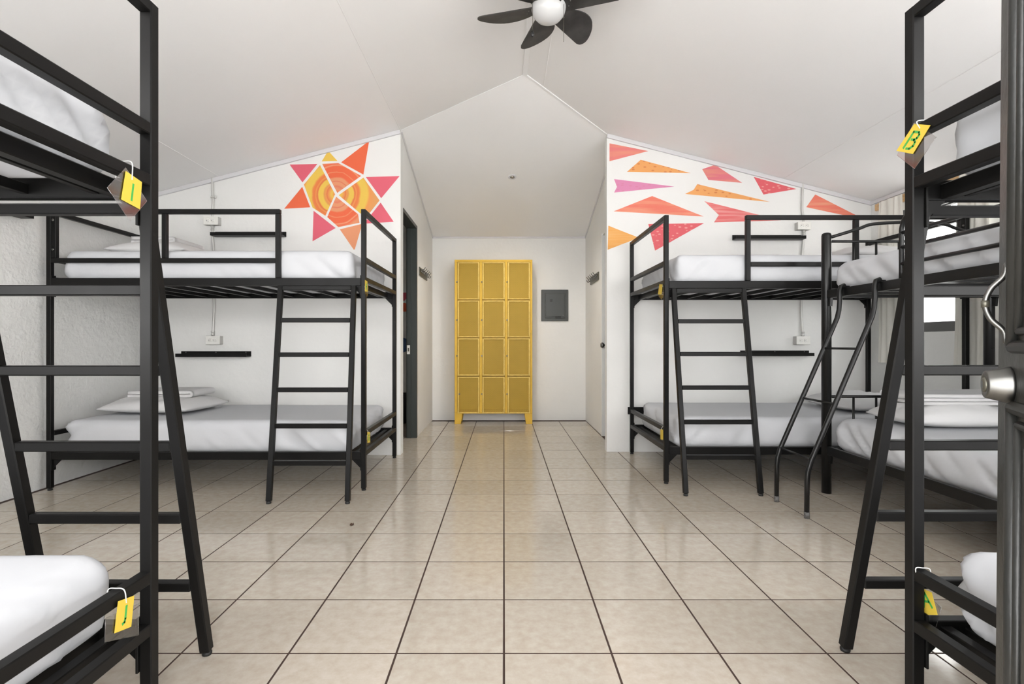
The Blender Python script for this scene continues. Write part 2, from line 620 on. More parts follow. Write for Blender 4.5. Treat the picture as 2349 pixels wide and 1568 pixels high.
strip('trim_1', (XCL, YL - 0.010, ZL1 - 0.018), (XL, YL - 0.010, hl(XL) - 0.018), 0.018, 0.034, (0, 0, 1))
strip('trim_2', (XCR, YR - 0.010, ZR1 - 0.018), (XR, YR - 0.010, hr(XR) - 0.018), 0.018, 0.034, (0, 0, 1))
strip('trim_3', (RX, -0.1, RZ - 0.006), (RX, PY, RZ - 0.006), 0.035, 0.010, (0, 0, 1), 'trim_white')
strip('trim_4', (RX, PY, RZ - 0.004), (XCR, YR, ZR1 - 0.003), 0.016, 0.008, (0, 0, 1), 'trim_white')
strip('trim_5', (RX, PY, RZ - 0.004), (XCL, YL, ZL1 - 0.002), 0.008, 0.004, (0, 0, 1), 'trim_white')
strip('trim_6', (XCL, YB - 0.008, 2.246), (XA, YB - 0.008, 2.246), 0.014, 0.018, (0, 0, 1))
strip('trim_7', (XCL + 0.006, YL + 0.02, ZL1 - 0.012), (XCL + 0.006, YB, 2.244), 0.012, 0.018, (0, 0, 1))
strip('trim_8', (XA - 0.006, YR + 0.1, ZR1 - 0.04), (XA - 0.006, YB, 2.244), 0.012, 0.018, (0, 0, 1))
strip('trim_9', (XR - 0.010, 0.2, hr(XR) - 0.016), (XR - 0.010, YR, hr(XR) - 0.016), 0.018, 0.030, (0, 0, 1))
strip('trim_10', (XL + 0.010, 0.2, hl(XL) - 0.016), (XL + 0.010, YL, hl(XL) - 0.016), 0.018, 0.030, (0, 0, 1))
for n_, x_, h_ in ((11, 0.303, RZ - 0.225 * (0.303 - RX)), (12, 2.44, hr(2.44)), (13, XCL, ZL1), (14, -2.42, hl(-2.42))):
    strip('trim_%d' % n_, (x_, 0.15, h_ - 0.001), (x_, {11: 3.93, 12: YR - 0.02, 13: YL - 0.02, 14: YL - 0.02}[n_], h_ - 0.001), 0.008, 0.004, (0, 0, 1), 'ceiling')

# ------------------------------------------------------------------ doors
# entrance door, opened past square beside the camera
Ed = Vector((0.766, 0.80, 0))
ud = Vector((-0.5, -0.866, 0)).normalized()       # towards the hinge
nd = Vector((-0.866, 0.5, 0)).normalized()        # visible face
zz = Vector((0, 0, 1))
lean = Vector((0.0085, 0, 1)).normalized()


def dp(s, n, z):
    return Ed + ud * s + nd * n + Vector((0.0085 * (z - H), 0, 0)) + zz * z


DW = 0.78
dr = G()
dr.add([dp(s, n, z) for z in (0.012, 2.06) for s, n in ((0, 0), (DW, 0), (DW, -0.042), (0, -0.042))],
       [(0, 1, 2, 3), (7, 6, 5, 4), (0, 4, 5, 1), (1, 5, 6, 2), (2, 6, 7, 3), (3, 7, 4, 0)])
door = struct(dr.out('door_1', 'door_grey'), 'grey painted entrance door standing open beside the camera')
door['category'] = 'door'
for z0, z1 in ((0.955, 1.92), (0.14, 0.868)):
    for inset, hh, ww in ((0.072, 0.010, 0.016), (0.094, 0.007, 0.010)):
        g = G()
        a, b = inset, DW - inset
        zi = inset - 0.072
        c4 = [(a, z0 + zi), (b, z0 + zi), (b, z1 - zi), (a, z1 - zi)]
        for i in range(4):
            (s0, q0), (s1, q1) = c4[i], c4[(i + 1) % 4]
            g.tube([dp(s0, 0.001, q0), dp(s1, 0.001, q1)], ww * 0.6, 10)
        g.out('panel_moulding', 'door_grey', door, True)
    gp = G()
    gp.add([dp(s, n, z) for z in (z0 + 0.05, z1 - 0.05) for s, n in ((0.12, 0.004), (DW - 0.12, 0.004), (DW - 0.12, -0.004), (0.12, -0.004))],
           [(0, 1, 2, 3), (7, 6, 5, 4), (0, 4, 5, 1), (1, 5, 6, 2), (2, 6, 7, 3), (3, 7, 4, 0)])
    gp.out('door_panel', 'door_grey', door)
# pull handle: bowed flat grip with two feet
hz = 1.019
pts = [dp(0.047, 0.003, hz + 0.058), dp(0.045, 0.006, hz + 0.040), dp(0.044, 0.020, hz + 0.022), dp(0.044, 0.026, hz), dp(0.044, 0.020, hz - 0.022), dp(0.045, 0.006, hz - 0.040), dp(0.047, 0.003, hz - 0.058)]
hd = G().tube(bezier(pts, 6), 0.0040, 10).out('pull_handle', 'steel', door, True)
G().tube([dp(0.044, 0.026, hz + 0.005), dp(0.044, 0.026, hz - 0.005)], 0.0052, 12).out('grip_band', 'hook', hd, True)
for q in (0.056, -0.056):
    G().lathe([(0.0065, 0.0), (0.0065, 0.003), (0.004, 0.005)], dp(0.047, 0.0005, hz + q), 14, nd).out('handle_screw', 'steel', hd, True)
ch = [(0.040, 1.048), (0.046, 1.052), (0.049, 1.03), (0.047, 0.99), (0.048, 0.972), (0.043, 0.975), (0.044, 1.01)]
G().prism([dp(s, 0.0004, z) for s, z in ch], nd * 0.0008).out('paint_chip', 'bare', door)
# deadbolt: tapering steel cylinder with a keyed end
lk = dp(0.052, 0.0, 0.899)
lo_ = G().lathe([(0.027, 0.0), (0.0265, 0.003), (0.0205, 0.026), (0.0195, 0.028), (0.0125, 0.028), (0.012, 0.0265)], lk, 28, nd).out('deadbolt', 'steel', door, True)
G().lathe([(0.011, 0.026), (0.0105, 0.0295), (0.006, 0.0305)], lk, 20, nd).out('lock_cylinder', 'hook', lo_, True)
G().bar(lk + nd * 0.0305 - zz * 0.005, lk + nd * 0.0305 + zz * 0.005, 0.0015, 0.0015, nd, 0).out('keyhole', 'slot', lo_)

# doorway in the left alcove wall: dark jamb lining
d3 = struct(box('door_2', XCL - 0.1, XCL + 0.006, DZ1 - 0.006, DZ1 + 0.03, 0.0, DH, 'frame_green', None, 0.002), 'dark green jamb of the doorway in the left alcove wall')
d3['category'] = 'doorway'
box('head_lining', XCL - 0.1, XCL + 0.004, DZ0, DZ1, DH - 0.03, DH + 0.004, 'frame_green', d3, 0.002)
box('door_stop', XCL - 0.09, XCL - 0.05, DZ1 - 0.022, DZ1 - 0.006, 0.0, DH - 0.03, 'frame_green', d3, 0.002)
sp = box('strike_plate', XCL - 0.090, XCL - 0.060, DZ1 - 0.026, DZ1 - 0.022, 0.84, 0.93, 'outlet', d3, 0.001)
box('latch_slot', XCL - 0.082, XCL - 0.068, DZ1 - 0.0275, DZ1 - 0.0255, 0.868, 0.902, 'hook', sp)
# narrow dark door in the right alcove wall
d4 = struct(box('door_3', XA + 0.040, XA + 0.075, R0 + 0.0, R1, 0.01, RH, 'door_black', None, 0.002), 'dark door set back in the right alcove wall')
d4['category'] = 'door'
G().lathe([(0.008, 0), (0.008, 0.03), (0.024, 0.04), (0.028, 0.055), (0.020, 0.068), (0.001, 0.07)], (XA + 0.04, 5.22, 0.93), 20, (-1, 0, 0)).out('door_knob', 'steel', d4, True)
box('door_jamb', XA - 0.006, XA + 0.04, R1 - 0.03, R1 + 0.02, 0.0, RH + 0.02, 'wall', d4, 0.002)

# ------------------------------------------------------------------ window at the right with exterior
wn = struct(box('window_1', XR + 0.02, XR + 0.09, W0, W1, WZ0, WZ0 + 0.075, 'frame_alu', None, 0.003), 'dark framed window beside the cream curtains')
box('window_frame', XR + 0.02, XR + 0.09, W0, W1, WZ1 - 0.05, WZ1, 'frame_alu', wn, 0.003)
for y in (W0, W1 - 0.045):
    box('window_mullion', XR + 0.02, XR + 0.09, y, y + 0.045, WZ0 + 0.075, WZ1 - 0.05, 'frame_alu', wn, 0.003)
box('window_transom', XR + 0.02, XR + 0.09, W0 + 0.045, W1 - 0.045, 1.62, 1.655, 'frame_alu', wn, 0.003)
for y0, y1 in ((W0 + 0.045, W1 - 0.045),):
    box('window_pane', XR + 0.05, XR + 0.055, y0, y1, WZ0 + 0.075, 1.62, 'glass', wn)
    # awning sash tipped outwards
    g = G()
    top = Vector((XR + 0.06, 0, WZ1 - 0.05))
    bot = Vector((XR + 0.24, 0, 1.69))
    for q0, q1 in (((y0, top), (y1, top)), ((y1, top), (y1, bot)), ((y1, bot), (y0, bot)), ((y0, bot), (y0, top))):
        g.bar((q0[1].x, q0[0], q0[1].z), (q1[1].x, q1[0], q1[1].z), 0.022, 0.022, (0.3, 0.2, 0.9), 0.001)
    sh = g.out('awning_sash', 'frame_alu', wn)
    G().add([(top.x, y0, top.z), (top.x, y1, top.z), (bot.x, y1, bot.z), (bot.x, y0, bot.z)], [(0, 1, 2, 3)]).out('sash_pane', 'glass', sh)
struct(box('ground', XR + 0.12, 14, -4, 10, -0.2, -0.1, 'ground'), 'pale ground outside the window')
ow = struct(box('garden_wall', 8.0, 8.2, -2, 10, -0.1, 2.1, 'outer'), 'white garden wall outside the window')
mb = box('meter_box', 7.86, 8.0, 8.05, 8.45, 1.0, 1.6, 'zinc', None, 0.01)
tag(mb, 'pale grey box on the garden wall outside the window', 'meter box')

# wooden curtain rod and curtains
rod = tag(G().bar((XR - 0.013, YR - 0.07, 2.118), (XR - 0.013, 2.9, 2.118), 0.022, 0.06, (0, 0, 1), 0.006).out('curtain_rod', 'wood'), 'pine curtain batten under the ceiling above the window', 'curtain rod')


def curtain(name, x, y0, y1, z0, z1, folds, amp, spread, label):
    """spread: (dy at bottom of first edge, dy at bottom of last edge)"""
    nu, nv = folds * 10, 24
    v, f = [], []
    for side in (0, 1):
        for j in range(nv + 1):
            t = j / nv
            for i in range(nu + 1):
                u = i / nu
                yy = y0 + (y1 - y0) * u + (spread[0] * (1 - u) + spread[1] * u) * t
                w = math.sin(u * folds * 2 * math.pi + 0.6 * math.sin(3 * t + u * 4)) * amp * (0.5 + 0.6 * t)
                w += 0.004 * noise.noise((u * 5, t * 3, y0))
                v.append((x + w - 0.002 * side, yy + 0.012 * math.sin(t * 5 + u * 9), z1 + (z0 - z1) * t))
    n1 = (nu + 1) * (nv + 1)
    for j in range(nv):
        for i in range(nu):
            a = j * (nu + 1) + i
            q = (a, a + 1, a + nu + 2, a + nu + 1)
            f.append(q)
            f.append(tuple(k + n1 for k in q[::-1]))
    return tag(mk(name, v, f, 'curtain', None, True), label, 'curtain', 'cream curtains at the right window')


curtain('curtain', XR - 0.046, 4.37, 4.11, 0.79, 2.142, 4, 0.009, (0.02, -0.02), 'cream curtain gathered in the far corner beside the window')
curtain('curtain', XR - 0.046, 3.60, 3.385, 0.80, 2.142, 4, 0.009, (0.06, 0.0), 'cream curtain drawn to the near end of the window')

# ------------------------------------------------------------------ murals
def px_wall(pts, s, ox, oy, Y):
    return [at(ox + a / s, oy + b / s, Y) for a, b in pts]


CORAL, PINK, YEL, ORG, PEACH = (0.80, 0.135, 0.050), (0.72, 0.115, 0.165), (0.80, 0.53, 0.08), (0.80, 0.31, 0.075), (0.76, 0.30, 0.145)
sun_c = at(400 + 1455 / 3.92, 300 + 572 / 3.92, YL)
mp_red = paint_mat('sun_rings_orange', CORAL, kind=('rings', (0.0, CORAL), (0.12, PEACH), (0.20, (0.74, 0.20, 0.11)), (0.24, PEACH), (0.31, PEACH), (0.33, (0.72, 0.17, 0.09)), (0.355, PEACH), (0.42, PEACH), (0.46, CORAL), (0.56, CORAL), (0.58, (0.80, 0.27, 0.13)), (0.60, CORAL), (0.72, CORAL), (0.75, (0.80, 0.33, 0.18)), (0.78, CORAL), (0.86, PEACH), (1.0, (0.78, 0.26, 0.12))), centre=sun_c)
mp_yel = paint_mat('sun_rings_yellow', YEL, kind=('rings', (0.0, CORAL), (0.10, YEL), (0.18, ORG), (0.235, (0.74, 0.19, 0.06)), (0.26, ORG), (0.30, (0.72, 0.30, 0.08)), (0.34, YEL), (0.44, YEL), (0.475, (0.72, 0.15, 0.05)), (0.52, ORG), (0.545, (0.78, 0.20, 0.05)), (0.60, (0.78, 0.22, 0.06)), (0.65, YEL), (0.80, YEL), (0.86, ORG), (1.0, (0.74, 0.33, 0.10))), centre=sun_c)
mp = {'coral': paint_mat('coral_paint', CORAL), 'pink': paint_mat('pink_paint', PINK), 'yellow': paint_mat('yellow_paint', YEL), 'peach': paint_mat('peach_paint', PEACH)}


def mural(name, base, label, shapes, s, ox, oy, Y):
    r = root(name, base, label, 'mural')
    for nm, m, pts in shapes:
        poly = px_wall(pts, s, ox, oy, Y - 0.0005)
        G().prism(poly, (0, -0.0012, 0)).out(nm, m, r)
    return r


mural('sun_mural', (-1.45, YL, 1.75), 'orange, pink and yellow geometric sun painted on the white wall', [
    ('sun_ray', mp['yellow'], [(1383, 180), (1467, 270), (1325, 275)]),
    ('sun_ray', mp['coral'], [(1752, 90), (1700, 393), (1500, 283)]),
    ('sun_ray', mp['pink'], [(2025, 407), (1860, 605), (1722, 415)]),
    ('sun_ray', mp['pink'], [(1855, 645), (1972, 817), (1705, 834)]),
    ('sun_ray', mp['peach'], [(1488, 885), (1690, 835), (1622, 1066), (1612, 1066)]),
    ('sun_ray', mp['pink'], [(1252, 718), (1450, 873), (1243, 992)]),
    ('sun_ray', mp['coral'], [(1150, 503), (1222, 687), (988, 700)]),
    ('sun_ray', mp['pink'], [(1037, 303), (1285, 298), (1152, 463)]),
    ('sun_disc_piece', mp_red, [(1330, 297), (1475, 290), (1680, 405), (1465, 557)]),
    ('sun_disc_piece', mp_yel, [(1310, 308), (1445, 570), (1358, 763), (1243, 690), (1165, 483)]),
    ('sun_disc_piece', mp_yel, [(1700, 420), (1845, 625), (1752, 742), (1672, 742), (1478, 578)]),
    ('sun_disc_piece', mp_red, [(1455, 592), (1652, 748), (1665, 826), (1475, 865), (1375, 775)]),
], 3.92, 400, 300, YL)

RED, ROSE, OR2, COR2, MAG = (0.72, 0.115, 0.135), (0.74, 0.20, 0.19), (0.80, 0.36, 0.115), (0.79, 0.185, 0.125), (0.68, 0.24, 0.42)
mr_ = {'rose': paint_mat('rose_paint', ROSE, (0.76, 0.27, 0.19), 'strokes'), 'orange_speck': paint_mat('orange_speckled_paint', OR2, (0.66, 0.22, 0.06), 'specks'),
       'magenta': paint_mat('magenta_paint', MAG, (0.66, 0.22, 0.36), 'specks'), 'pinkst': paint_mat('pink_brushed_paint', (0.70, 0.17, 0.21), (0.74, 0.28, 0.20), 'strokes'),
       'red_speck': paint_mat('red_speckled_paint', RED, (0.80, 0.33, 0.30), 'specks'), 'coral': paint_mat('coral_brushed_paint', COR2, (0.80, 0.32, 0.20), 'strokes'),
       'redst': paint_mat('red_brushed_paint', (0.74, 0.15, 0.15), (0.80, 0.36, 0.33), 'strokes'), 'orange': paint_mat('orange_paint', (0.80, 0.37, 0.085), (0.82, 0.45, 0.16), 'strokes')}
mural('flying_shapes_mural', (1.9, YR, 1.75), 'red, orange and pink pointed shapes painted across the white right wall', [
    ('painted_shard', mr_['rose'], [(68, 107), (400, 173), (68, 260)]),
    ('painted_shard', mr_['orange_speck'], [(218, 350), (335, 248), (762, 362)]),
    ('painted_shard', mr_['magenta'], [(107, 413), (622, 477), (107, 528), (132, 480)]),
    ('painted_shard', mr_['pinkst'], [(862, 328), (972, 291), (1203, 445), (915, 420)]),
    ('painted_shard', mr_['orange_speck'], [(715, 540), (788, 505), (820, 456), (1440, 608)]),
    ('painted_shard', mr_['red_speck'], [(1303, 394), (1668, 498), (1387, 545)]),
    ('painted_shard', mr_['coral'], [(103, 689), (433, 558), (873, 733)]),
    ('painted_shard', mr_['redst'], [(880, 602), (1535, 766), (963, 783), (1005, 720)]),
    ('painted_shard', mr_['coral'], [(1753, 653), (1830, 545), (2254, 760)]),
    ('painted_shard', mr_['red_speck'], [(400, 798), (877, 790), (458, 1025)]),
    ('painted_shard', mr_['orange'], [(58, 812), (320, 915), (52, 1018)]),
], 3.734, 1380, 300, YR)
mural('washroom_mural', (-1.24, YB, 1.4), 'dark red and orange painted shapes glimpsed through the left doorway', [
    ('painted_shard', mp['pink'], [(15, 618), (99, 618), (99, 648), (76, 672), (15, 655)]),
    ('painted_shard', mp['coral'], [(15, 700), (80, 684), (99, 692), (99, 740), (15, 740)]),
], 2.8, 900, 450, YB)
# things glimpsed inside that room
dsp = G().lathe([(0.085, 0.0), (0.09, 0.02), (0.09, 0.10), (0.085, 0.12)], (-1.235, YB - 0.002, 0.925), 24, (0, -1, 0)).out('paper_dispenser', 'outlet', None, True)
tag(dsp, 'round white and blue paper dispenser seen through the left doorway', 'dispenser')
G().lathe([(0.092, 0.121), (0.092, 0.135), (0.05, 0.14)], (-1.235, YB - 0.002, 0.925), 24, (0, -1, 0)).out('dispenser_cover', 'blue', dsp, True)
bn = G().lathe([(0.115, 0.0), (0.14, 0.34), (0.13, 0.345), (0.11, 0.30)], (-1.24, YB - 0.17, 0.0), 20).out('waste_bin', 'rubber', None, True)
tag(bn, 'black waste bin on the floor behind the left doorway', 'bin')

# ------------------------------------------------------------------ bunk beds (square tube)
TB = 0.030


def rounded(x0, x1, y0, y1, z0, z1, r, step, disp):
    """rounded, displaced box as (verts, faces)"""
    b = bmesh.new()
    lo, hi = Vector((x0, y0, z0)), Vector((x1, y1, z1))
    sz = hi - lo
    n = [max(4, int(round(s / step))) for s in sz]
    for ax in range(3):
        a1, a2 = (ax + 1) % 3, (ax + 2) % 3
        for side in (0, 1):
            g = {}
            for i in range(n[a1] + 1):
                for j in range(n[a2] + 1):
                    p = Vector()
                    p[ax] = side * sz[ax]
                    p[a1] = sz[a1] * i / n[a1]
                    p[a2] = sz[a2] * j / n[a2]
                    g[i, j] = b.verts.new(p)
            for i in range(n[a1]):
                for j in range(n[a2]):
                    q = [g[i, j], g[i + 1, j], g[i + 1, j + 1], g[i, j + 1]]
                    b.faces.new(q if side else q[::-1])
    bmesh.ops.remove_doubles(b, verts=b.verts[:], dist=1e-5)
    for vv in b.verts:
        p = vv.co
        q = Vector([min(max(p[k], r), sz[k] - r) for k in range(3)])
        d = p - q
        if d.length > 1e-9:
            # keep points on flat faces, round the edges
            m = max(abs(d[k]) for k in range(3))
            nrm = d.normalized()
            p2 = q + nrm * m
        else:
            nrm, p2 = Vector((0, 0, 1)), p
        vv.co = lo + p2 + nrm * disp(p, sz, nrm)
    b.verts.index_update()
    vs = [v.co.copy() for v in b.verts]
    fs = [[v.index for v in f.verts] for f in b.faces]
    b.free()
    return vs, fs


def mattress(x0, x1, y0, y1, z0, z1, label, seed):
    x0, x1 = min(x0, x1), max(x0, x1)
    y0, y1 = min(y0, y1), max(y0, y1)

    def disp(p, sz, nrm):
        s = seed * 7.3
        d = 0.0
        side = 1 - abs(nrm.z)
        if nrm.z < -0.5:
            return 0.0
        # slow swell of the top, pulled folds on the sides, stronger near the ends
        d += 0.006 * noise.noise((p.x * 1.6 + s, p.y * 1.9, 0.3)) * (nrm.z > 0.3)
        e = min(p.x, sz.x - p.x)
        endw = math.exp(-e / 0.35)
        u = p.x if abs(nrm.y) > abs(nrm.x) else p.y
        sg = 1 if p.x < sz.x / 2 else -1
        k = 0.5 - 2.0 * abs(noise.noise(((u * sg - p.z * 1.1) * 9 + s, p.z * 2.0, s)))
        d += side * (0.006 + 0.020 * endw) * k
        d += side * 0.010 * math.sin(math.pi * min(1, max(0, p.z / sz.z)))
        return d

    vs, fs = rounded(x0, x1, y0, y1, z0, z1, 0.045, 0.020, disp)
    o = mk('mattress', vs, fs, 'sheet', None, True)
    return tag(o, label, 'mattress', 'white sheeted mattresses')


def pillow(cx, cy, z, lx, ly, h, rot, label, seed):
    n = 30
    v, f = [], []
    ca_, sa_ = math.cos(rot), math.sin(rot)
    for side in (1, -1):
        for j in range(n + 1):
            for i in range(n + 1):
                u, w = 2 * i / n - 1, 2 * j / n - 1
                t = max(0, (1 - abs(u) ** 2.6) * (1 - abs(w) ** 2.6)) ** 0.55
                pin = 1 - 0.05 * (u * u * w * w) + 0.0
                bow = 1 - 0.05 * (1 - w * w) * abs(u) * 0 - 0.06 * (1 - abs(u * w))
                x, y = u * lx / 2 * (pin - 0.06 * (1 - w * w) * abs(u) ** 4), w * ly / 2 * (pin - 0.08 * (1 - u * u) * abs(w) ** 4)
                rw = (0.014 * noise.noise((u * 3.2 + seed, w * 3.2, seed)) - 0.020 * abs(noise.noise((u * 4.5 + seed, w * 3.5, 2.0)))) * t
                zt = h * 0.62 * t + rw if side > 0 else -h * 0.38 * t * (0.75)
                v.append((cx + x * ca_ - y * sa_, cy + x * sa_ + y * ca_, z + h * 0.30 + zt + 0.004 * side))
    m = (n + 1) ** 2
    for j in range(n):
        for i in range(n):
            a = j * (n + 1) + i
            q = (a, a + 1, a + n + 2, a + n + 1)
            f.append(q)
            f.append(tuple(k + m for k in q[::-1]))
    ring = [i for i in range(n + 1)] + [j * (n + 1) + n for j in range(1, n + 1)] + [n * (n + 1) + i for i in range(n - 1, -1, -1)] + [j * (n + 1) for j in range(n - 1, 0, -1)]
    for i in range(len(ring)):
        a, b = ring[i], ring[(i + 1) % len(ring)]
        f.append((b, a, a + m, b + m))
    v = [(x_, y_, z_ + 0.008) for x_, y_, z_ in v]
    return tag(mk('pillow', v, f, 'pillow', None, True), label, 'pillow', 'white pillows')


def folded(cx, cy, z, lx, ly, th, rot, label, seed, layers=3):
    """a sheet folded back and forth: serpentine strip with rounded folds"""
    prof = []
    gap = th / layers
    rr = gap * 0.46
    path = []
    for k in range(layers):
        zc = gap * (k + 0.5)
        xs = [-lx / 2 + lx * i / 12 for i in range(13)]
        if k % 2:
            xs = xs[::-1]
        path += [(x, zc) for x in xs]
        if k < layers - 1:
            sgn = 1 if k % 2 == 0 else -1
            for a in (30, 60, 90, 120, 150):
                t = math.radians(a)
                path.append((sgn * (lx / 2 + gap * 0.5 * math.sin(t)), zc + gap * 0.5 * (1 - math.cos(t))))
    v, f = [], []
    ny = 12
    ca_, sa_ = math.cos(rot), math.sin(rot)
    k = len(path)
    for j in range(ny + 1):
        y = -ly / 2 + ly * j / ny
        for i, (x, zc) in enumerate(path):
            a, b = path[max(i - 1, 0)], path[min(i + 1, k - 1)]
            t = Vector((b[0] - a[0], b[1] - a[1])).normalized()
            nx_, nz_ = -t.y, t.x
            wob = 0.006 * noise.noise((x * 6 + seed, y * 6, seed)) * (zc / th)
            for sgn in (1, -1):
                xx = x + nx_ * rr * sgn * 0.9
                z2 = zc + nz_ * rr * sgn + wob
                v.append((cx + xx * ca_ - y * sa_, cy + xx * sa_ + y * ca_, z + max(0.001, z2)))
    m = k * 2
    for j in range(ny):
        for i in range(k - 1):
            for s2 in (0, 1):
                a = j * m + i * 2 + s2
                q = (a, a + 2, a + m + 2, a + m)
                f.append(q if s2 else q[::-1])
    for i in range(k - 1):
        f.append((i * 2, i * 2 + 1, i * 2 + 3, i * 2 + 2))
        a = ny * m + i * 2
        f.append((a + 2, a + 3, a + 1, a))
    for i in (0, k - 1):
        for j in range(ny):
            a = j * m + i * 2
            f.append((a, a + 1, a + 1 + m, a + m))
    v = [(x_, y_, z_ + 0.012) for x_, y_, z_ in v]
    return tag(mk('folded_sheet', v, f, 'pillow', None, True), label, 'sheet', 'folded white top sheets')


def bunk(ox, oy, sx, sy, label, lad, ladt, W_=0.97, L_=2.067, extra=False):
    """square-tube bunk: foot end at x=ox running to sx, ladder side at y=oy running to sy"""
    r = root('bunk_bed', (ox + sx * L_ / 2, oy + sy * W_ / 2, 0), label, 'bunk bed', 'black square tube bunk beds')

    def X(a):
        return ox + sx * a

    def Y(a):
        return oy + sy * a

    def bx(name, a0, a1, b0, b1, z0, z1, bev=0.0025, m='black', p=r):
        return G().box(X(a0), X(a1), Y(b0), Y(b1), z0, z1, bev).out(name, m, p)

    ZT = 1.822
    for a in (0, L_ - TB):
        for b in (0, W_ - TB):
            bx('post', a, a + TB, b, b + TB, 0.014, ZT)
            G().lathe([(0.009, 0.010), (0.009, 0.016)], (X(a + TB / 2), Y(b + TB / 2), 0.0), 12).out('foot_stem', 'rubber', r, True)
            G().lathe([(0.0135, 0.0), (0.0145, 0.004), (0.0145, 0.008), (0.010, 0.011)], (X(a + TB / 2), Y(b + TB / 2), 0.0), 14).out('foot_pad', 'rubber', r, True)
        # end frame rails
        for nm, z0, z1 in (('end_top_rail', ZT - TB, ZT), ('end_guard_rail', 1.484, 1.514), ('end_rail', 1.354, 1.384), ('end_guard_rail', 0.353, 0.384), ('end_rail', 0.222, 0.253)):
            bx(nm, a, a + TB, TB, W_ - TB, z0, z1)
    for lvl, z0, z1 in (('upper', 1.325, 1.376), ('lower', 0.200, 0.250)):
        for b in (0.0, W_ - TB):
            bx('side_rail', TB, L_ - TB, b, b + TB, z0, z1)
            for a, d in ((TB, 1), (L_ - TB, -1)):
                yb = b + (0.012 if b == 0 else 0.012)
                tri = [(X(a), Y(yb), z0), (X(a + d * 0.062), Y(yb), z0), (X(a), Y(yb), z0 - 0.062)]
                G().prism(tri, (0, sy * 0.006, 0)).out('gusset', 'black', r)
                bx('corner_plate', a, a + d * 0.006, b + 0.004, b + TB + 0.006, z0 - 0.07, z1 + 0.018, 0.001)
        for a in (0.068, L_ - 0.10):
            bx('cross_rail', a, a + TB, TB, W_ - TB, z0, z1 - 0.012)
        n = 11
        for i in range(n):
            a = 0.13 + (L_ - 0.28) * i / (n - 1)
            bx('slat', a, a + 0.018, TB, W_ - TB, z0 + 0.009, z0 + 0.034, 0.001)
    # guard rail on the ladder side
    bx('guard_top_rail', 0.555, L_ - TB, 0.0, TB, ZT - TB, ZT)
    bx('guard_mid_rail', 0.555 + TB, L_ - TB, 0.0, TB, 1.475, 1.505)
    bx('guard_post', 0.555, 0.555 + TB, 0.0, TB, 1.376, ZT - TB)
    bx('guard_post', 1.29, 1.29 + TB, 0.0, TB, 1.505, ZT - TB)
    bx('guard_post', L_ - TB - 0.032, L_ - TB - 0.002, 0.0, TB, 1.505, ZT - TB)
    for z in (1.56, 1.75):
        G().lathe([(0.008, 0), (0.008, 0.003), (0.005, 0.005)], (X(L_ - TB - 0.017), Y(0), z), 12, (0, -sy, 0)).out('bolt', 'steel', r, True)
    # ladder leaning on the ladder side
    top, zt = -0.017, 1.322
    yb0 = -0.262
    def LX(z):
        return lad + (ladt - lad) * z / zt

    def LY(z):
        return top + (yb0 - top) * (1 - z / zt)

    up = Vector((0, -sy, 0))
    for a in (0.015, 0.485):
        G().bar((X(a + LX(0)), Y(LY(0.014)), 0.014), (X(a + LX(zt)), Y(LY(zt)), zt), TB, TB, up).out('ladder_leg', 'black', r)
        G().lathe([(0.0135, 0.0), (0.0145, 0.004), (0.0145, 0.008), (0.010, 0.016)], (X(a + LX(0)), Y(LY(0)), 0.0), 14).out('foot_pad', 'rubber', r, True)
    for z in (0.232, 0.449, 0.666, 0.883, 1.100, 1.307):
        G().bar((X(LX(z) + TB), Y(LY(z)), z), (X(LX(z) + 0.5 - TB), Y(LY(z)), z), 0.028, 0.028, (0, 0, 1)).out('ladder_rung', 'black', r)
    if extra:
        bx('wall_side_board', -0.012, L_, W_ + 0.006, W_ + 0.022, 0.335, 0.398)
    return r


bFL = bunk(-0.895, 3.340, -1, 1, 'black square tube bunk bed under the painted sun', 0.022, 0.055)
bFR = bunk(1.087, 3.497, 1, 1, 'black square tube bunk bed under the flying painted shapes', 0.037, 0.040, extra=True)
bNL = bunk(-0.888, 1.330, -1, -1, 'nearest black square tube bunk bed cut off at the left', 0.012, 0.034)
bNR = bunk(1.045, 1.349, 1, -1, 'nearest black square tube bunk bed at the right beside the open door', 0.004, 0.048)

U0, U1, V0, V1 = 1.359, 1.565, 0.234, 0.446


def bed_mats(ox, oy, sx, sy, nm, seeds, a0=0.10, a1=1.98):
    for (z0, z1), w, s, e in (((U0, U1), 'upper', seeds, 0.0), ((V0, V1), 'lower', seeds + 1, 0.0)):
        mattress(ox + sx * a0, ox + sx * a1, oy + sy * 0.04, oy + sy * 0.92, z0, z1, 'white sheeted mattress on the %s bunk %s' % (w, nm), s)


bed_mats(-0.895, 3.34, -1, 1, 'under the painted sun', 1)
bed_mats(1.087, 3.497, 1, 1, 'under the flying painted shapes', 3)
bed_mats(-0.888, 1.33, -1, -1, 'cut off at the left edge', 5)
bed_mats(1.045, 1.349, 1, -1, 'beside the open grey door', 7)

# bedding of the far left bunk
pillow(-2.50, 3.86, U1 - 0.006, 0.56, 0.62, 0.13, 0.05, 'white pillow on the upper bunk by the painted sun', 1.1)
folded(-2.55, 3.92, U1 + 0.098, 0.30, 0.36, 0.052, 0.0, 'folded white sheet on the pillow of the upper bunk by the painted sun', 1.0, 2)
pillow(-2.52, 3.86, V1 - 0.004, 0.68, 0.54, 0.13, -0.06, 'white pillow on the lower bunk under the painted sun', 2.7)
folded(-2.52, 3.92, V1 + 0.098, 0.44, 0.32, 0.052, 0.05, 'folded white sheet on the pillow of the lower bunk under the painted sun', 2.0, 2)
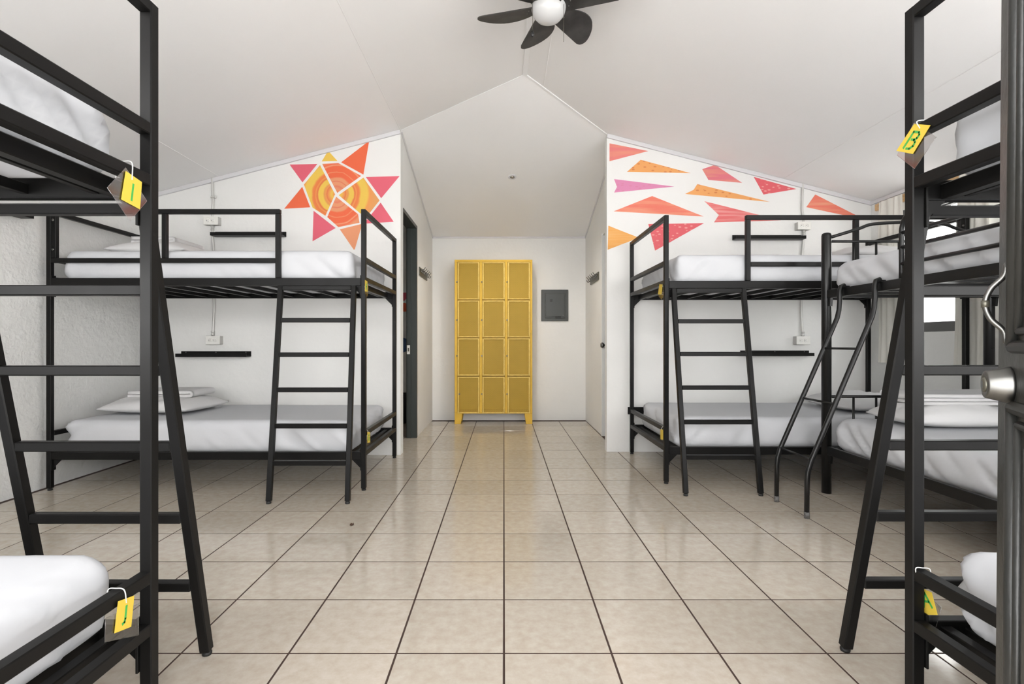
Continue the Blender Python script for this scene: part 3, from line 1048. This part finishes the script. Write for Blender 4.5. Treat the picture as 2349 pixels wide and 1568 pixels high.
# far right bunk
pillow(2.72, 3.98, U1 - 0.006, 0.50, 0.62, 0.12, 0.0, 'white pillow on the upper bunk near the far curtain', 3.2)
pillow(2.72, 3.98, V1 - 0.004, 0.54, 0.62, 0.14, 0.0, 'white pillow on the lower bunk in the far right corner', 4.4)

# ------------------------------------------------------------------ tubular bunk along the right wall
BX0, BX1, BY0, BY1 = 2.06, 3.10, 1.43, 3.30
tb = root('tubular_bunk_bed', ((BX0 + BX1) / 2, (BY0 + BY1) / 2, 0), 'black round tube bunk bed along the right wall with a thin ladder', 'bunk bed')
for x in (BX0, BX1):
    for y in (BY0, BY1):
        G().tube([(x, y, 0.0), (x, y, 1.640), (x, y, 1.653), (x, y, 1.658)], [0.0285, 0.0285, 0.025, 0.015], 24).out('post', 'round_black', tb, True)
    for z0, z1 in ((1.240, 1.291), (0.248, 0.301)):
        box('side_rail', x - 0.013, x + 0.013, BY0 + 0.02, BY1 - 0.02, z0, z1, 'round_black', tb, 0.002)
        for y, d in ((BY0, 1), (BY1, -1)):
            G().prism([(x - 0.008, y + d * 0.022, z0 + 0.01), (x - 0.008, y + d * 0.055, z0 + 0.01), (x - 0.008, y + d * 0.048, z0 - 0.052), (x - 0.008, y + d * 0.022, z0 - 0.052)], (0.016, 0, 0)).out('hook_bracket', 'round_black', tb)
for y in (BY0, BY1):
    arch = [(BX0 + 0.02, y, 1.628), (BX0 + 0.2, y, 1.683), (2.36, y, 1.715), (2.58, y, 1.726), (2.80, y, 1.715), (BX1 - 0.2, y, 1.683), (BX1 - 0.02, y, 1.628)]
    G().tube(bezier(arch, 6), 0.0105, 10).out('end_arch', 'round_black', tb, True)
    G().tube([(BX0 + 0.02, y, 1.604), (BX1 - 0.02, y, 1.604)], 0.0085, 10).out('end_bar', 'round_black', tb, True)
    G().tube([(BX0 + 0.02, y, 0.614), (BX1 - 0.02, y, 0.614)], 0.0085, 10).out('end_bar', 'round_black', tb, True)
    for z0, z1 in ((1.245, 1.275), (0.252, 0.285)):
        box('end_rail', BX0 + 0.02, BX1 - 0.02, y - 0.012, y + 0.012, z0, z1, 'round_black', tb, 0.002)
    for k in range(6):
        x = 2.233 + 0.145 * k
        G().tube([(x, y, 1.604), (x, y, 1.27)], 0.007, 8).out('end_spindle', 'round_black', tb, True)
        G().tube([(x, y, 0.614), (x, y, 0.28)], 0.007, 8).out('end_spindle', 'round_black', tb, True)
for z in (1.258, 0.266):
    for k in range(12):
        y = BY0 + 0.10 + (BY1 - BY0 - 0.2) * k / 11
        box('slat', BX0 + 0.012, BX1 - 0.012, y - 0.025, y + 0.025, z, z + 0.012, 'round_black', tb, 0.001)
# guard hoop
gx = BX0
gy0, gy1 = 2.677, 1.60
hoop = [(gx, gy0, 1.285), (gx, gy0, 1.50), (gx, gy0 - 0.004, 1.56), (gx, gy0 - 0.03, 1.605), (gx, gy0 - 0.08, 1.622), (gx, gy0 - 0.16, 1.625), (gx, gy1 + 0.16, 1.625), (gx, gy1 + 0.08, 1.622), (gx, gy1 + 0.03, 1.605), (gx, gy1 + 0.004, 1.56), (gx, gy1, 1.50), (gx, gy1, 1.285)]
G().tube(bezier(hoop, 5), 0.0112, 12).out('guard_hoop', 'round_black', tb, True)
for z, rr in ((1.527, 0.009), (1.451, 0.010), (1.366, 0.010)):
    G().tube([(gx, gy0, z), (gx, gy1, z)], rr, 10).out('guard_rail', 'round_black', tb, True)
# bent tube ladder hooked on the side rail
for fx, y, zb, zt2 in ((1.647, 3.117, 0.275, 1.165), (1.656, 2.822, 0.262, 1.160)):
    pts = [(fx - 0.002, y, 0.0), (fx, y, zb - 0.05), (fx + 0.004, y, zb - 0.01), (fx + 0.022, y, zb + 0.05), (2.010, y, zt2 - 0.06), (2.022, y, zt2 - 0.01), (2.026, y, zt2 + 0.04), (2.026, y, 1.270), (2.033, y, 1.296), (2.055, y, 1.304)]
    G().tube(pts, 0.0135, 14).out('ladder_leg', 'round_black', tb, True)
    G().tube([(fx - 0.002, y, 0.0), (fx - 0.002, y, 0.035)], 0.0141, 14).out('worn_foot', 'bare', tb, True)
    box('ladder_hook', 2.040, 2.080, y - 0.012, y + 0.012, 1.291, 1.300, 'round_black', tb, 0.001)
for z in (0.325, 0.625, 0.925):
    x = 1.665 + (2.010 - 1.665) * (z - 0.32) / (1.10 - 0.32)
    G().tube([(x, 3.117, z), (x, 2.822, z)], 0.0065, 8).out('ladder_rung', 'round_black', tb, True)
mattress(BX0 + 0.035, BX1 - 0.03, BY0 + 0.06, BY1 - 0.05, 1.272, 1.462, 'white sheeted mattress on the upper level of the round tube bunk', 9)
mattress(BX0 + 0.035, BX1 - 0.03, BY0 + 0.06, BY1 - 0.05, 0.280, 0.482, 'white sheeted mattress on the lower level of the round tube bunk', 10)
pillow(2.55, 2.98, 0.478, 0.68, 0.42, 0.155, 0.0, 'plump white pillow on the lower level of the round tube bunk', 6.3)
folded(2.62, 3.00, 0.600, 0.62, 0.30, 0.062, 0.0, 'folded white sheet on the pillow of the round tube bunk', 6.0, 3)

# ------------------------------------------------------------------ yellow mesh locker
LX0, LX1, LY0, LY1, LZ0, LZ1 = -0.579, 0.334, 6.07, 6.345, 0.132, 1.928
s_ = (LX1 - LX0) / 698.0


def lx(u):
    return LX0 + (u - 50) * s_


def lz(w):
    return LZ1 - (w - 58) * s_


lk_ = root('locker', ((LX0 + LX1) / 2, (LY0 + LY1) / 2, 0), 'yellow metal locker with twelve mesh doors against the end wall', 'locker')
box('back_panel', LX0, LX1, LY1 - 0.004, LY1, LZ0, LZ1, 'yellow_back', lk_)
for x0, x1 in ((LX0, LX0 + 0.003), (LX1 - 0.003, LX1)):
    box('side_panel', x0, x1, LY0, LY1 - 0.004, LZ0, LZ1, 'yellow', lk_, 0.001)
box('top_panel', LX0 + 0.003, LX1 - 0.003, LY0, LY1 - 0.004, LZ1 - 0.004, LZ1, 'yellow', lk_, 0.001)
box('bottom_panel', LX0 + 0.003, LX1 - 0.003, LY0, LY1 - 0.004, LZ0, LZ0 + 0.004, 'yellow', lk_, 0.001)
for u in (285, 513):
    box('divider', lx(u) - 0.002, lx(u) + 0.002, LY0 + 0.02, LY1 - 0.004, LZ0, LZ1, 'yellow_back', lk_)
for w in (420, 759, 1103):
    box('shelf', LX0 + 0.004, LX1 - 0.004, LY0 + 0.03, LY1 - 0.004, lz(w) - 0.003, lz(w) + 0.003, 'yellow_back', lk_)
for u0, u1 in ((50, 74), (274, 297), (502, 524), (729, 748)):
    box('stile', lx(u0), lx(u1), LY0 - 0.002, LY0 + 0.018, LZ0, LZ1, 'yellow', lk_, 0.002)
box('top_rail', lx(50), lx(748), LY0 - 0.004, LY0 + 0.016, lz(79), LZ1, 'yellow', lk_, 0.002)
box('bottom_rail', lx(50), lx(748), LY0 - 0.004, LY0 + 0.016, LZ0, lz(1439), 'yellow', lk_, 0.002)
for x0, sg in ((LX0, 1), (LX1, -1)):
    for y0 in (LY0, LY1 - 0.06):
        pl = [(x0, y0, 0.0), (x0 + sg * 0.072, y0, 0.0), (x0 + sg * 0.092, y0, LZ0), (x0, y0, LZ0)]
        G().prism(pl, (0, 0.05, 0)).out('leg', 'yellow', lk_)
cols = ((76, 272), (299, 500), (526, 727))
rows = ((81, 415), (425, 754), (764, 1098), (1109, 1437))
for ci, (u0, u1) in enumerate(cols):
    for ri, (w0, w1) in enumerate(rows):
        x0, x1, z1, z0 = lx(u0), lx(u1), lz(w0), lz(w1)
        fw_ = 0.016
        g = G()
        ya, yb_ = LY0 - 0.006, LY0 + 0.010
        g.box(x0, x0 + fw_, ya, yb_, z0, z1, 0.002).box(x1 - fw_, x1, ya, yb_, z0, z1, 0.002)
        g.box(x0 + fw_, x1 - fw_, ya, yb_, z0, z0 + fw_ * 0.8, 0.002).box(x0 + fw_, x1 - fw_, ya, yb_, z1 - fw_ * 0.8, z1, 0.002)
        d = g.out('door', 'yellow_edge', lk_)
        # expanded metal: two families of slanted strands clipped to the opening
        a0, a1, c0, c1 = x0 + fw_ * 0.6, x1 - fw_ * 0.6, z0 + fw_ * 0.5, z1 - fw_ * 0.5
        e = G()
        k = 1.75
        px_ = 0.0125
        ym = LY0 + 0.002
        for sg in (1, -1):
            b0 = c0 - k * (a1 - a0)
            nn = int((c1 - b0) / (px_ * k)) + 1
            for q in range(nn):
                zc = b0 + q * px_ * k
                # z = zc + k*t for t in [0, a1-a0]
                t0, t1 = max(0, (c0 - zc) / k), min(a1 - a0, (c1 - zc) / k)
                if t1 - t0 < 0.004:
                    continue
                p0 = (a0 + t0 if sg > 0 else a1 - t0, ym, zc + k * t0)
                p1 = (a0 + t1 if sg > 0 else a1 - t1, ym, zc + k * t1)
                e.bar(p0, p1, 0.0040, 0.0012, (0, 1, 0), 0)
        e.out('door_mesh', 'yellow_mesh', d)
        lp = {(0, 3): x0 + 0.02}.get((ci, ri), x0 - 0.008)
        zl = z1 - (0.53 if ri < 2 else 0.47) * (z1 - z0)
        box('latch', lp - 0.007, lp + 0.010, LY0 - 0.014, LY0 - 0.004, zl - 0.007, zl + 0.007, 'hook' if (ci + ri) % 3 else 'steel', d, 0.002)
        box('hinge', x1 - 0.001, x1 + 0.005, LY0 - 0.008, LY0 - 0.002, z0 + 0.05, z0 + 0.09, 'yellow', d, 0.001)

# breaker panel
bp_ = root('breaker_panel', (0.625, YB, 1.41), 'dark grey electrical breaker panel on the end wall right of the locker', 'breaker panel')
box('cover', 0.459, 0.790, YB - 0.018, YB, 1.219, 1.604, 'panel_grey', bp_, 0.004)
pd = box('panel_door', 0.503, 0.752, YB - 0.028, YB - 0.018, 1.256, 1.558, 'panel_grey', bp_, 0.004)
box('panel_plate', 0.515, 0.740, YB - 0.032, YB - 0.028, 1.275, 1.540, 'panel_grey', pd, 0.002)
box('thumb_latch', 0.63, 0.70, YB - 0.034, YB - 0.028, 1.252, 1.276, 'door_black', pd, 0.002)
box('door_emblem', 0.565, 0.595, YB - 0.0335, YB - 0.032, 1.455, 1.485, 'door_grey', pd, 0.001)
box('lock_slot', 0.722, 0.728, YB - 0.0345, YB - 0.032, 1.28, 1.295, 'steel', pd)

# hook racks on the alcove walls
def hooks(name, x, sg, y0, y1, z, label):
    r = root(name, (x, (y0 + y1) / 2, z), label, 'hook rack', 'hook racks on the alcove walls')
    box('back_plate', x, x + sg * 0.012, y0, y1, z - 0.045, z + 0.04, 'hook', r, 0.003)
    n = 5
    for k in range(n):
        y = y0 + (y1 - y0) * (k + 0.5) / n
        p = [(x + sg * 0.012, y, z + 0.010), (x + sg * 0.030, y, z - 0.016), (x + sg * 0.050, y, z - 0.018), (x + sg * 0.058, y, z + 0.004)]
        G().tube(bezier(p, 4), 0.0045, 8).out('hook', 'steel', r, True)
        p = [(x + sg * 0.012, y, z + 0.016), (x + sg * 0.045, y, z + 0.018), (x + sg * 0.060, y, z + 0.040)]
        G().tube(bezier(p, 4), 0.0045, 8).out('hook', 'steel', r, True)
    return r


hooks('hook_rack', XCL, 1, 5.34, 5.86, 1.70, 'metal hook rack on the alcove wall beside the left doorway')
hooks('hook_rack', XA, -1, 5.45, 5.96, 1.665, 'metal hook rack on the alcove wall beside the right door')

# ------------------------------------------------------------------ ledges, outlets, conduits
def ledge(x0, x1, Yw, zt, label):
    r = root('ledge_shelf', ((x0 + x1) / 2, Yw, zt - 0.02), label, 'shelf', 'black picture ledges by the bunks')
    box('back_strip', x0, x1, Yw - 0.008, Yw, zt - 0.045, zt, 'black', r, 0.001)
    box('shelf_board', x0, x1, Yw - 0.080, Yw - 0.008, zt - 0.047, zt - 0.039, 'black', r, 0.001)
    box('front_lip', x0, x1, Yw - 0.088, Yw - 0.080, zt - 0.047, zt - 0.019, 'black', r, 0.001)
    for k in (0.07, 0.5, 0.93):
        x = x0 + (x1 - x0) * k
        G().lathe([(0.0045, 0), (0.0045, 0.002), (0.002, 0.003)], (x, Yw - 0.008, zt - 0.010), 10, (0, -1, 0)).out('screw', 'steel', r, True)


ledge(-2.455, -1.853, YL, 1.899, 'black ledge shelf above the upper bunk left of the painted sun')
ledge(-2.745, -2.152, YL, 0.884, 'black ledge shelf under the outlet over the lower left bunk')
ledge(2.000, 2.600, YR, 1.897, 'black ledge shelf above the upper bunk under the flying shapes')
ledge(2.070, 2.670, YR, 0.888, 'black ledge shelf over the lower bunk on the right wall section')
ls = root('ledge_shelf', (XL, 3.0, 1.76), 'black ledge end on the rough left wall near the nearest bunk', 'shelf')
box('back_strip', XL, XL + 0.008, 2.70, 3.235, 1.735, 1.780, 'black', ls, 0.001)
box('shelf_board', XL + 0.008, XL + 0.080, 2.70, 3.235, 1.733, 1.741, 'black', ls, 0.001)
box('front_lip', XL + 0.080, XL + 0.088, 2.70, 3.235, 1.733, 1.761, 'black', ls, 0.001)


def outlet(x0, x1, Yw, z0, z1, label):
    r = root('outlet_box', ((x0 + x1) / 2, Yw, (z0 + z1) / 2), label, 'outlet', 'surface mounted outlets by the bunks')
    box('box_body', x0 + 0.001, x1 - 0.001, Yw - 0.052, Yw, z0 + 0.001, z1 - 0.001, 'boxgrey', r, 0.002)
    p = box('cover_plate', x0, x1, Yw - 0.058, Yw - 0.052, z0, z1, 'outlet', r, 0.002)
    xm, zm = (x0 + x1) / 2, (z0 + z1) / 2
    for d in (-0.020, 0.020):
        k = G().lathe([(0.0165, 0), (0.0165, 0.002), (0.015, 0.003)], (xm + d, Yw - 0.058, zm), 20, (0, -1, 0)).out('socket', 'outlet', p, True)
        g = G()
        g.lathe([(0.0028, 0.0), (0.0028, 0.0015)], (xm + d - 0.008, Yw - 0.0605, zm), 10, (0, -1, 0))
        g.box(xm + d + 0.001, xm + d + 0.008, Yw - 0.062, Yw - 0.0605, zm + 0.005, zm + 0.0065)
        g.box(xm + d + 0.001, xm + d + 0.009, Yw - 0.062, Yw - 0.0605, zm - 0.0065, zm - 0.005)
        g.out('socket_slots', 'slot', p)
    return r


outlet(-2.529, -2.406, YL, 1.948, 2.018, 'white double outlet on the wall above the upper left bunk')
outlet(-2.509, -2.390, YL, 0.942, 1.014, 'white double outlet on the wall above the lower left bunk')
outlet(2.545, 2.660, YR, 1.935, 2.002, 'white double outlet on the wall above the upper right bunk')
outlet(2.534, 2.652, YR, 0.940, 1.012, 'white double outlet on the wall above the lower right bunk')


def conduit(pts, Yw, label, conns=()):
    r = root('conduit', (pts[0][0], Yw, pts[0][1]), label, 'conduit', 'thin conduits feeding the outlets')
    p3 = [(x, Yw - 0.013, z) for x, z in pts]
    G().tube(bezier(p3, 5), 0.0095, 10).out('pipe', 'zinc', r, True)
    for x, z in conns:
        G().lathe([(0.0135, -0.018), (0.0135, -0.006), (0.0115, -0.005), (0.0115, 0.006), (0.0145, 0.007), (0.0145, 0.020)], (x, Yw - 0.0165, z), 14).out('connector', 'zinc', r, True)
    return r


def strap(r, x, z, Yw):
    box('strap', x - 0.014, x + 0.030, Yw - 0.025, Yw, z - 0.008, z + 0.008, 'zinc', r, 0.003)


c1 = conduit([(-2.478, hl(-2.478) + 0.01), (-2.474, 2.22), (-2.470, 2.16), (-2.476, 2.06), (-2.474, 2.018)], YL, 'short conduit from the ceiling to the upper left outlet')
strap(c1, -2.474, 2.19, YL)
conduit([(-2.474, 1.948), (-2.474, 1.86), (-2.466, 1.72), (-2.464, 1.45), (-2.462, 1.25), (-2.468, 1.10), (-2.472, 1.014)], YL, 'conduit running down the left wall behind the upper mattress', [(-2.474, 1.928), (-2.471, 1.036)])
c2 = conduit([(2.612, hr(2.612) + 0.01), (2.608, 2.20), (2.606, 2.12), (2.618, 2.05), (2.620, 2.002)], YR, 'short conduit from the ceiling to the upper right outlet')
conduit([(2.620, 1.935), (2.616, 1.85), (2.606, 1.70), (2.600, 1.45), (2.600, 1.20), (2.606, 1.10), (2.612, 1.012)], YR, 'conduit running down the right wall behind the upper mattress', [(2.619, 1.915), (2.611, 1.034)])

# ------------------------------------------------------------------ ceiling fan and downlight
FX, FY, FH = 0.236, 2.727, 2.722
fan = root('ceiling_fan', (FX, FY, 2.92), 'black six blade ceiling fan with a white globe light', 'ceiling fan')
G().lathe([(0.045, 0.095), (0.075, 0.085), (0.105, 0.05), (0.105, 0.0), (0.07, -0.02), (0.065, -0.03)], (FX, FY, 2.78), 32).out('motor_housing', 'fan_body', fan, True)
G().tube([(FX, FY, 2.87), (FX, FY, 2.93)], 0.06, 24).out('canopy', 'fan_body', fan, True)
G().lathe([(0.001, -0.074), (0.035, -0.070), (0.062, -0.056), (0.083, -0.032), (0.0925, 0.0), (0.088, 0.026), (0.072, 0.050), (0.050, 0.062)], (FX, FY, 2.722), 36).out('globe', 'globe', fan, True)
for k in range(6):
    a = math.radians((164.5, 105, 51, -20, -78, -137)[k])
    e1 = Vector((math.cos(a), math.sin(a), 0))
    e2 = Vector((-math.sin(a), math.cos(a), 0))
    prof = bezier([(0.07, -0.030, 0), (0.13, -0.068, 0), (0.20, -0.090, 0), (0.27, -0.088, 0), (0.33, -0.062, 0), (0.375, -0.022, 0), (0.390, 0.008, 0), (0.380, 0.030, 0), (0.355, 0.038, 0)], 3) + [Vector((0.07, 0.034, 0))]
    tilt = math.radians(14)
    up_, dn = [], []
    for r_, t_, _ in prof:
        t_ *= 1.22
        p = Vector((FX, FY, FH)) + e1 * r_ + e2 * t_ * math.cos(tilt) + Vector((0, 0, 1)) * (-t_ * math.sin(tilt))
        up_.append(p)
    bl = G().prism(up_, (0, 0, 0.006)).out('blade', 'fan_black', fan)
    for r_, t_ in ((0.105, 0.012), (0.12, -0.016)):
        p = Vector((FX, FY, FH)) + e1 * r_ + e2 * t_ + zz * (-t_ * math.sin(tilt) - 0.002)
        G().lathe([(0.0045, 0), (0.0045, 0.003)], p, 10).out('blade_screw', 'steel', bl, True)
ch1 = at(1221.7, 0, FY - 0.05)
c = G().tube([(ch1.x, FY - 0.05, 2.76), (ch1.x, FY - 0.05, 2.572)], 0.0012, 6).out('pull_chain', 'chain', fan, True)
G().lathe([(0.002, 0.018), (0.008, 0.010), (0.010, 0.0), (0.008, -0.010), (0.002, -0.016)], (ch1.x, FY - 0.05, 2.556), 16).out('chain_knob', 'fan_body', c, True)
ch2 = at(1293, 0, FY - 0.05)
G().tube([(ch2.x, FY - 0.05, 2.76), (ch2.x, FY - 0.05, 2.516)], 0.0012, 6).out('pull_chain', 'chain', fan, True)

dn_ = Vector((0, 0.26, 0.965)).normalized()
dl = root('downlight', (0.082, 5.098, 2.585), 'small round recessed downlight in the alcove ceiling', 'downlight')
G().lathe([(0.024, 0.004), (0.024, -0.003), (0.034, -0.006), (0.042, -0.001), (0.042, 0.004)], (0.082, 5.098, 2.588), 28, dn_).out('trim_ring', 'trim', dl, True)
G().lathe([(0.022, -0.004), (0.018, -0.001), (0.010, 0.0015)], (0.082, 5.098, 2.588), 20, dn_).out('reflector', 'lamp_in', dl, True)
sl_ = bpy.data.lights.new('alcove_fill_spot', 'SPOT')  # fill added to brighten the alcove; the fixture itself is hardly lit
sl_.energy, sl_.spot_size, sl_.spot_blend, sl_.shadow_soft_size, sl_.color = 55, math.radians(122), 0.9, 0.03, (1.0, 0.95, 0.87)
so_ = bpy.data.objects.new('alcove_fill_spot', sl_)
so_.location = Vector((0.082, 5.098, 2.572)) - wloc(dl)
so_.rotation_euler = (math.radians(12), 0, 0)   # tilted to keep its glare off the near floor
so_.parent = dl
C.objects.link(so_)

# ------------------------------------------------------------------ letter tags
STROKE = {
    'I': [[(0.5, 0.15), (0.5, 0.72)]],
    'J': [[(0.55, 0.75), (0.55, 0.35), (0.52, 0.24), (0.42, 0.20)]],
    'B': [[(0.30, 0.14), (0.30, 0.74), (0.62, 0.74), (0.72, 0.66), (0.70, 0.54), (0.60, 0.47), (0.44, 0.47)], [(0.60, 0.47), (0.74, 0.40), (0.76, 0.26), (0.64, 0.15), (0.46, 0.14)]],
    'A': [[(0.22, 0.30), (0.42, 0.86), (0.78, 0.30)], [(0.31, 0.52), (0.64, 0.52)]],
    'G': [[(0.68, 0.68), (0.52, 0.74), (0.36, 0.62), (0.32, 0.42), (0.40, 0.24), (0.58, 0.22), (0.68, 0.32), (0.68, 0.44), (0.54, 0.44)]],
    'H': [[(0.34, 0.2), (0.34, 0.72)], [(0.66, 0.2), (0.66, 0.72)], [(0.34, 0.46), (0.66, 0.46)]],
}


def letter_tag(X, nx, card, sleeve, letter, label, tie, w=0.006):
    """card/sleeve: photo pixels on the plane x = X, card from its top-left corner clockwise; nx = facing of the print"""
    cp = [atx(a, b, X) for a, b in card]
    sp_ = [atx(a, b, X - nx * 0.002) for a, b in sleeve]
    r = root('letter_tag', sum(cp, Vector()) / 4, label, 'tag', 'yellow letter tags on the bunks')
    cd = G().prism([p + Vector((nx * 0.0005, 0, 0)) for p in cp], (nx * 0.0008, 0, 0)).out('card', 'card', r)
    G().prism(sp_, (nx * 0.0008, 0, 0)).out('plastic_sleeve', 'plastic', r)
    e = G()
    for i in range(len(sp_)):
        e.tube([sp_[i], sp_[(i + 1) % len(sp_)]], 0.0007, 6)
    e.out('sleeve_rim', 'plastic', r, True)
    if letter:
        def uv(u, v):
            t = cp[0].lerp(cp[1], u)
            b = cp[3].lerp(cp[2], u)
            return b.lerp(t, v) + Vector((nx * 0.0016, 0, 0))
        g = G()
        for line in STROKE[letter]:
            pts = [uv(u, v) for u, v in line]
            for i in range(len(pts) - 1):
                d = (pts[i + 1] - pts[i]).normalized() * w * 0.3
                g.bar(pts[i] - d, pts[i + 1] + d, w, 0.0008, (1, 0, 0), 0)
        g.out('letter', 'ink', cd)
    if tie:
        G().tube(bezier(tie, 5), 0.0013, 6).out('cable_tie', 'tie', r, True)
    return r


def loop(xa, xb, y, z0, z1, end):
    """cable tie passing over a rail (xa..xb, top z1) and down to the tag"""
    return [(xb, y, z0), (xb, y, z1), ((xa + xb) / 2, y, z1 + 0.004), (xa, y, z1), tuple(end)]


xn = -0.884
letter_tag(xn, 1, [(287.7, 392), (324.6, 417.5), (320, 480), (277.2, 457)], [(246, 430), (288, 384), (337, 461), (298, 507)], 'I',
           'yellow tag lettered I in a clear sleeve on the nearest left bunk', loop(xn + 0.002, -0.920, 1.225, 1.35, 1.386, atx(303, 412, xn + 0.002)), 0.0055)
letter_tag(xn, 1, [(270, 1378.6), (307, 1365), (300, 1436.6), (261.6, 1452)], [(242, 1417), (318, 1384), (318, 1456), (240, 1472)], 'J',
           'yellow tag lettered J on the lower end rail of the nearest left bunk', loop(xn + 0.002, -0.920, 1.20, 0.35, 0.386, atx(290, 1382, xn + 0.002)), 0.006)
xr_ = 1.041
letter_tag(xr_, -1, [(2098.2, 284), (2135.5, 287), (2094.8, 353), (2057.2, 345.8)], [(2097, 281), (2148, 314), (2098, 387), (2058, 356)], 'B',
           'yellow tag lettered B in a clear sleeve on the nearest right bunk', loop(xr_ - 0.002, 1.078, 1.300, 1.484, 1.516, atx(2110, 294, xr_ - 0.002)), 0.0055)
xi = 1.083
letter_tag(xi, -1, [(2108, 1345), (2138, 1358), (2151.7, 1410), (2115.8, 1409)], [(2108, 1350), (2160, 1392), (2144.5, 1446), (2112, 1405)], 'A',
           'yellow tag lettered A behind the lower end rail of the nearest right bunk', loop(1.042, 1.079, 1.308, 0.360, 0.386, atx(2116, 1352, xi - 0.002)), 0.0055)
xf = -0.889
letter_tag(xf, 1, [(837, 642), (842.5, 645), (843, 669), (837, 668)], [(836.5, 655), (844.5, 650), (845, 672), (842, 681), (837, 672)], 'H',
           'yellow tag on the upper end rail of the bunk under the painted sun', None, 0.006)
letter_tag(xf, 1, [(842.4, 990), (848.2, 990), (848.8, 1014), (842.6, 1015.5)], [(840.5, 1003), (849.8, 998), (848.5, 1016), (845, 1023), (840.5, 1018)], 'G',
           'yellow tag lettered G on the lower end rail of the bunk under the painted sun', [(-0.893, 3.375, 0.386), (-0.888, 3.38, 0.375), tuple(atx(845, 991, xf + 0.002))], 0.006)
xg = 1.080
letter_tag(xg, -1, [(1513, 651.5), (1520, 652), (1518, 675), (1509.6, 675)], [(1512, 672), (1521, 658), (1522, 680), (1517, 687), (1511, 679)], None,
           'yellow tag turned edgewise on the upper end rail of the bunk under the flying shapes', None)
letter_tag(xg, -1, [(1515, 984), (1521.3, 985), (1521.4, 1008), (1515.5, 1007)], [(1515, 990), (1521.8, 988), (1521.8, 1010), (1515.2, 1009)], None,
           'yellow tag on the lower end rail of the bunk under the flying shapes', [(1.086, 3.53, 0.386), (1.08, 3.54, 0.37), tuple(atx(1518, 985, xg - 0.002))])

# dry leaf on the tiles
p = at(807, 1204, 1141 / 420.0)
lf = []
for i in range(12):
    a = 2 * math.pi * i / 12
    lf.append((p.x + 0.010 * math.cos(a), p.y + 0.022 * math.sin(a) * (0.6 if i % 2 else 1), 0.001 + 0.002 * (i % 3)))
tag(G().prism(lf, (0, 0, 0.0015)).out('dry_leaf', 'leaf'), 'small dry brown leaf lying on the floor tiles', 'leaf')
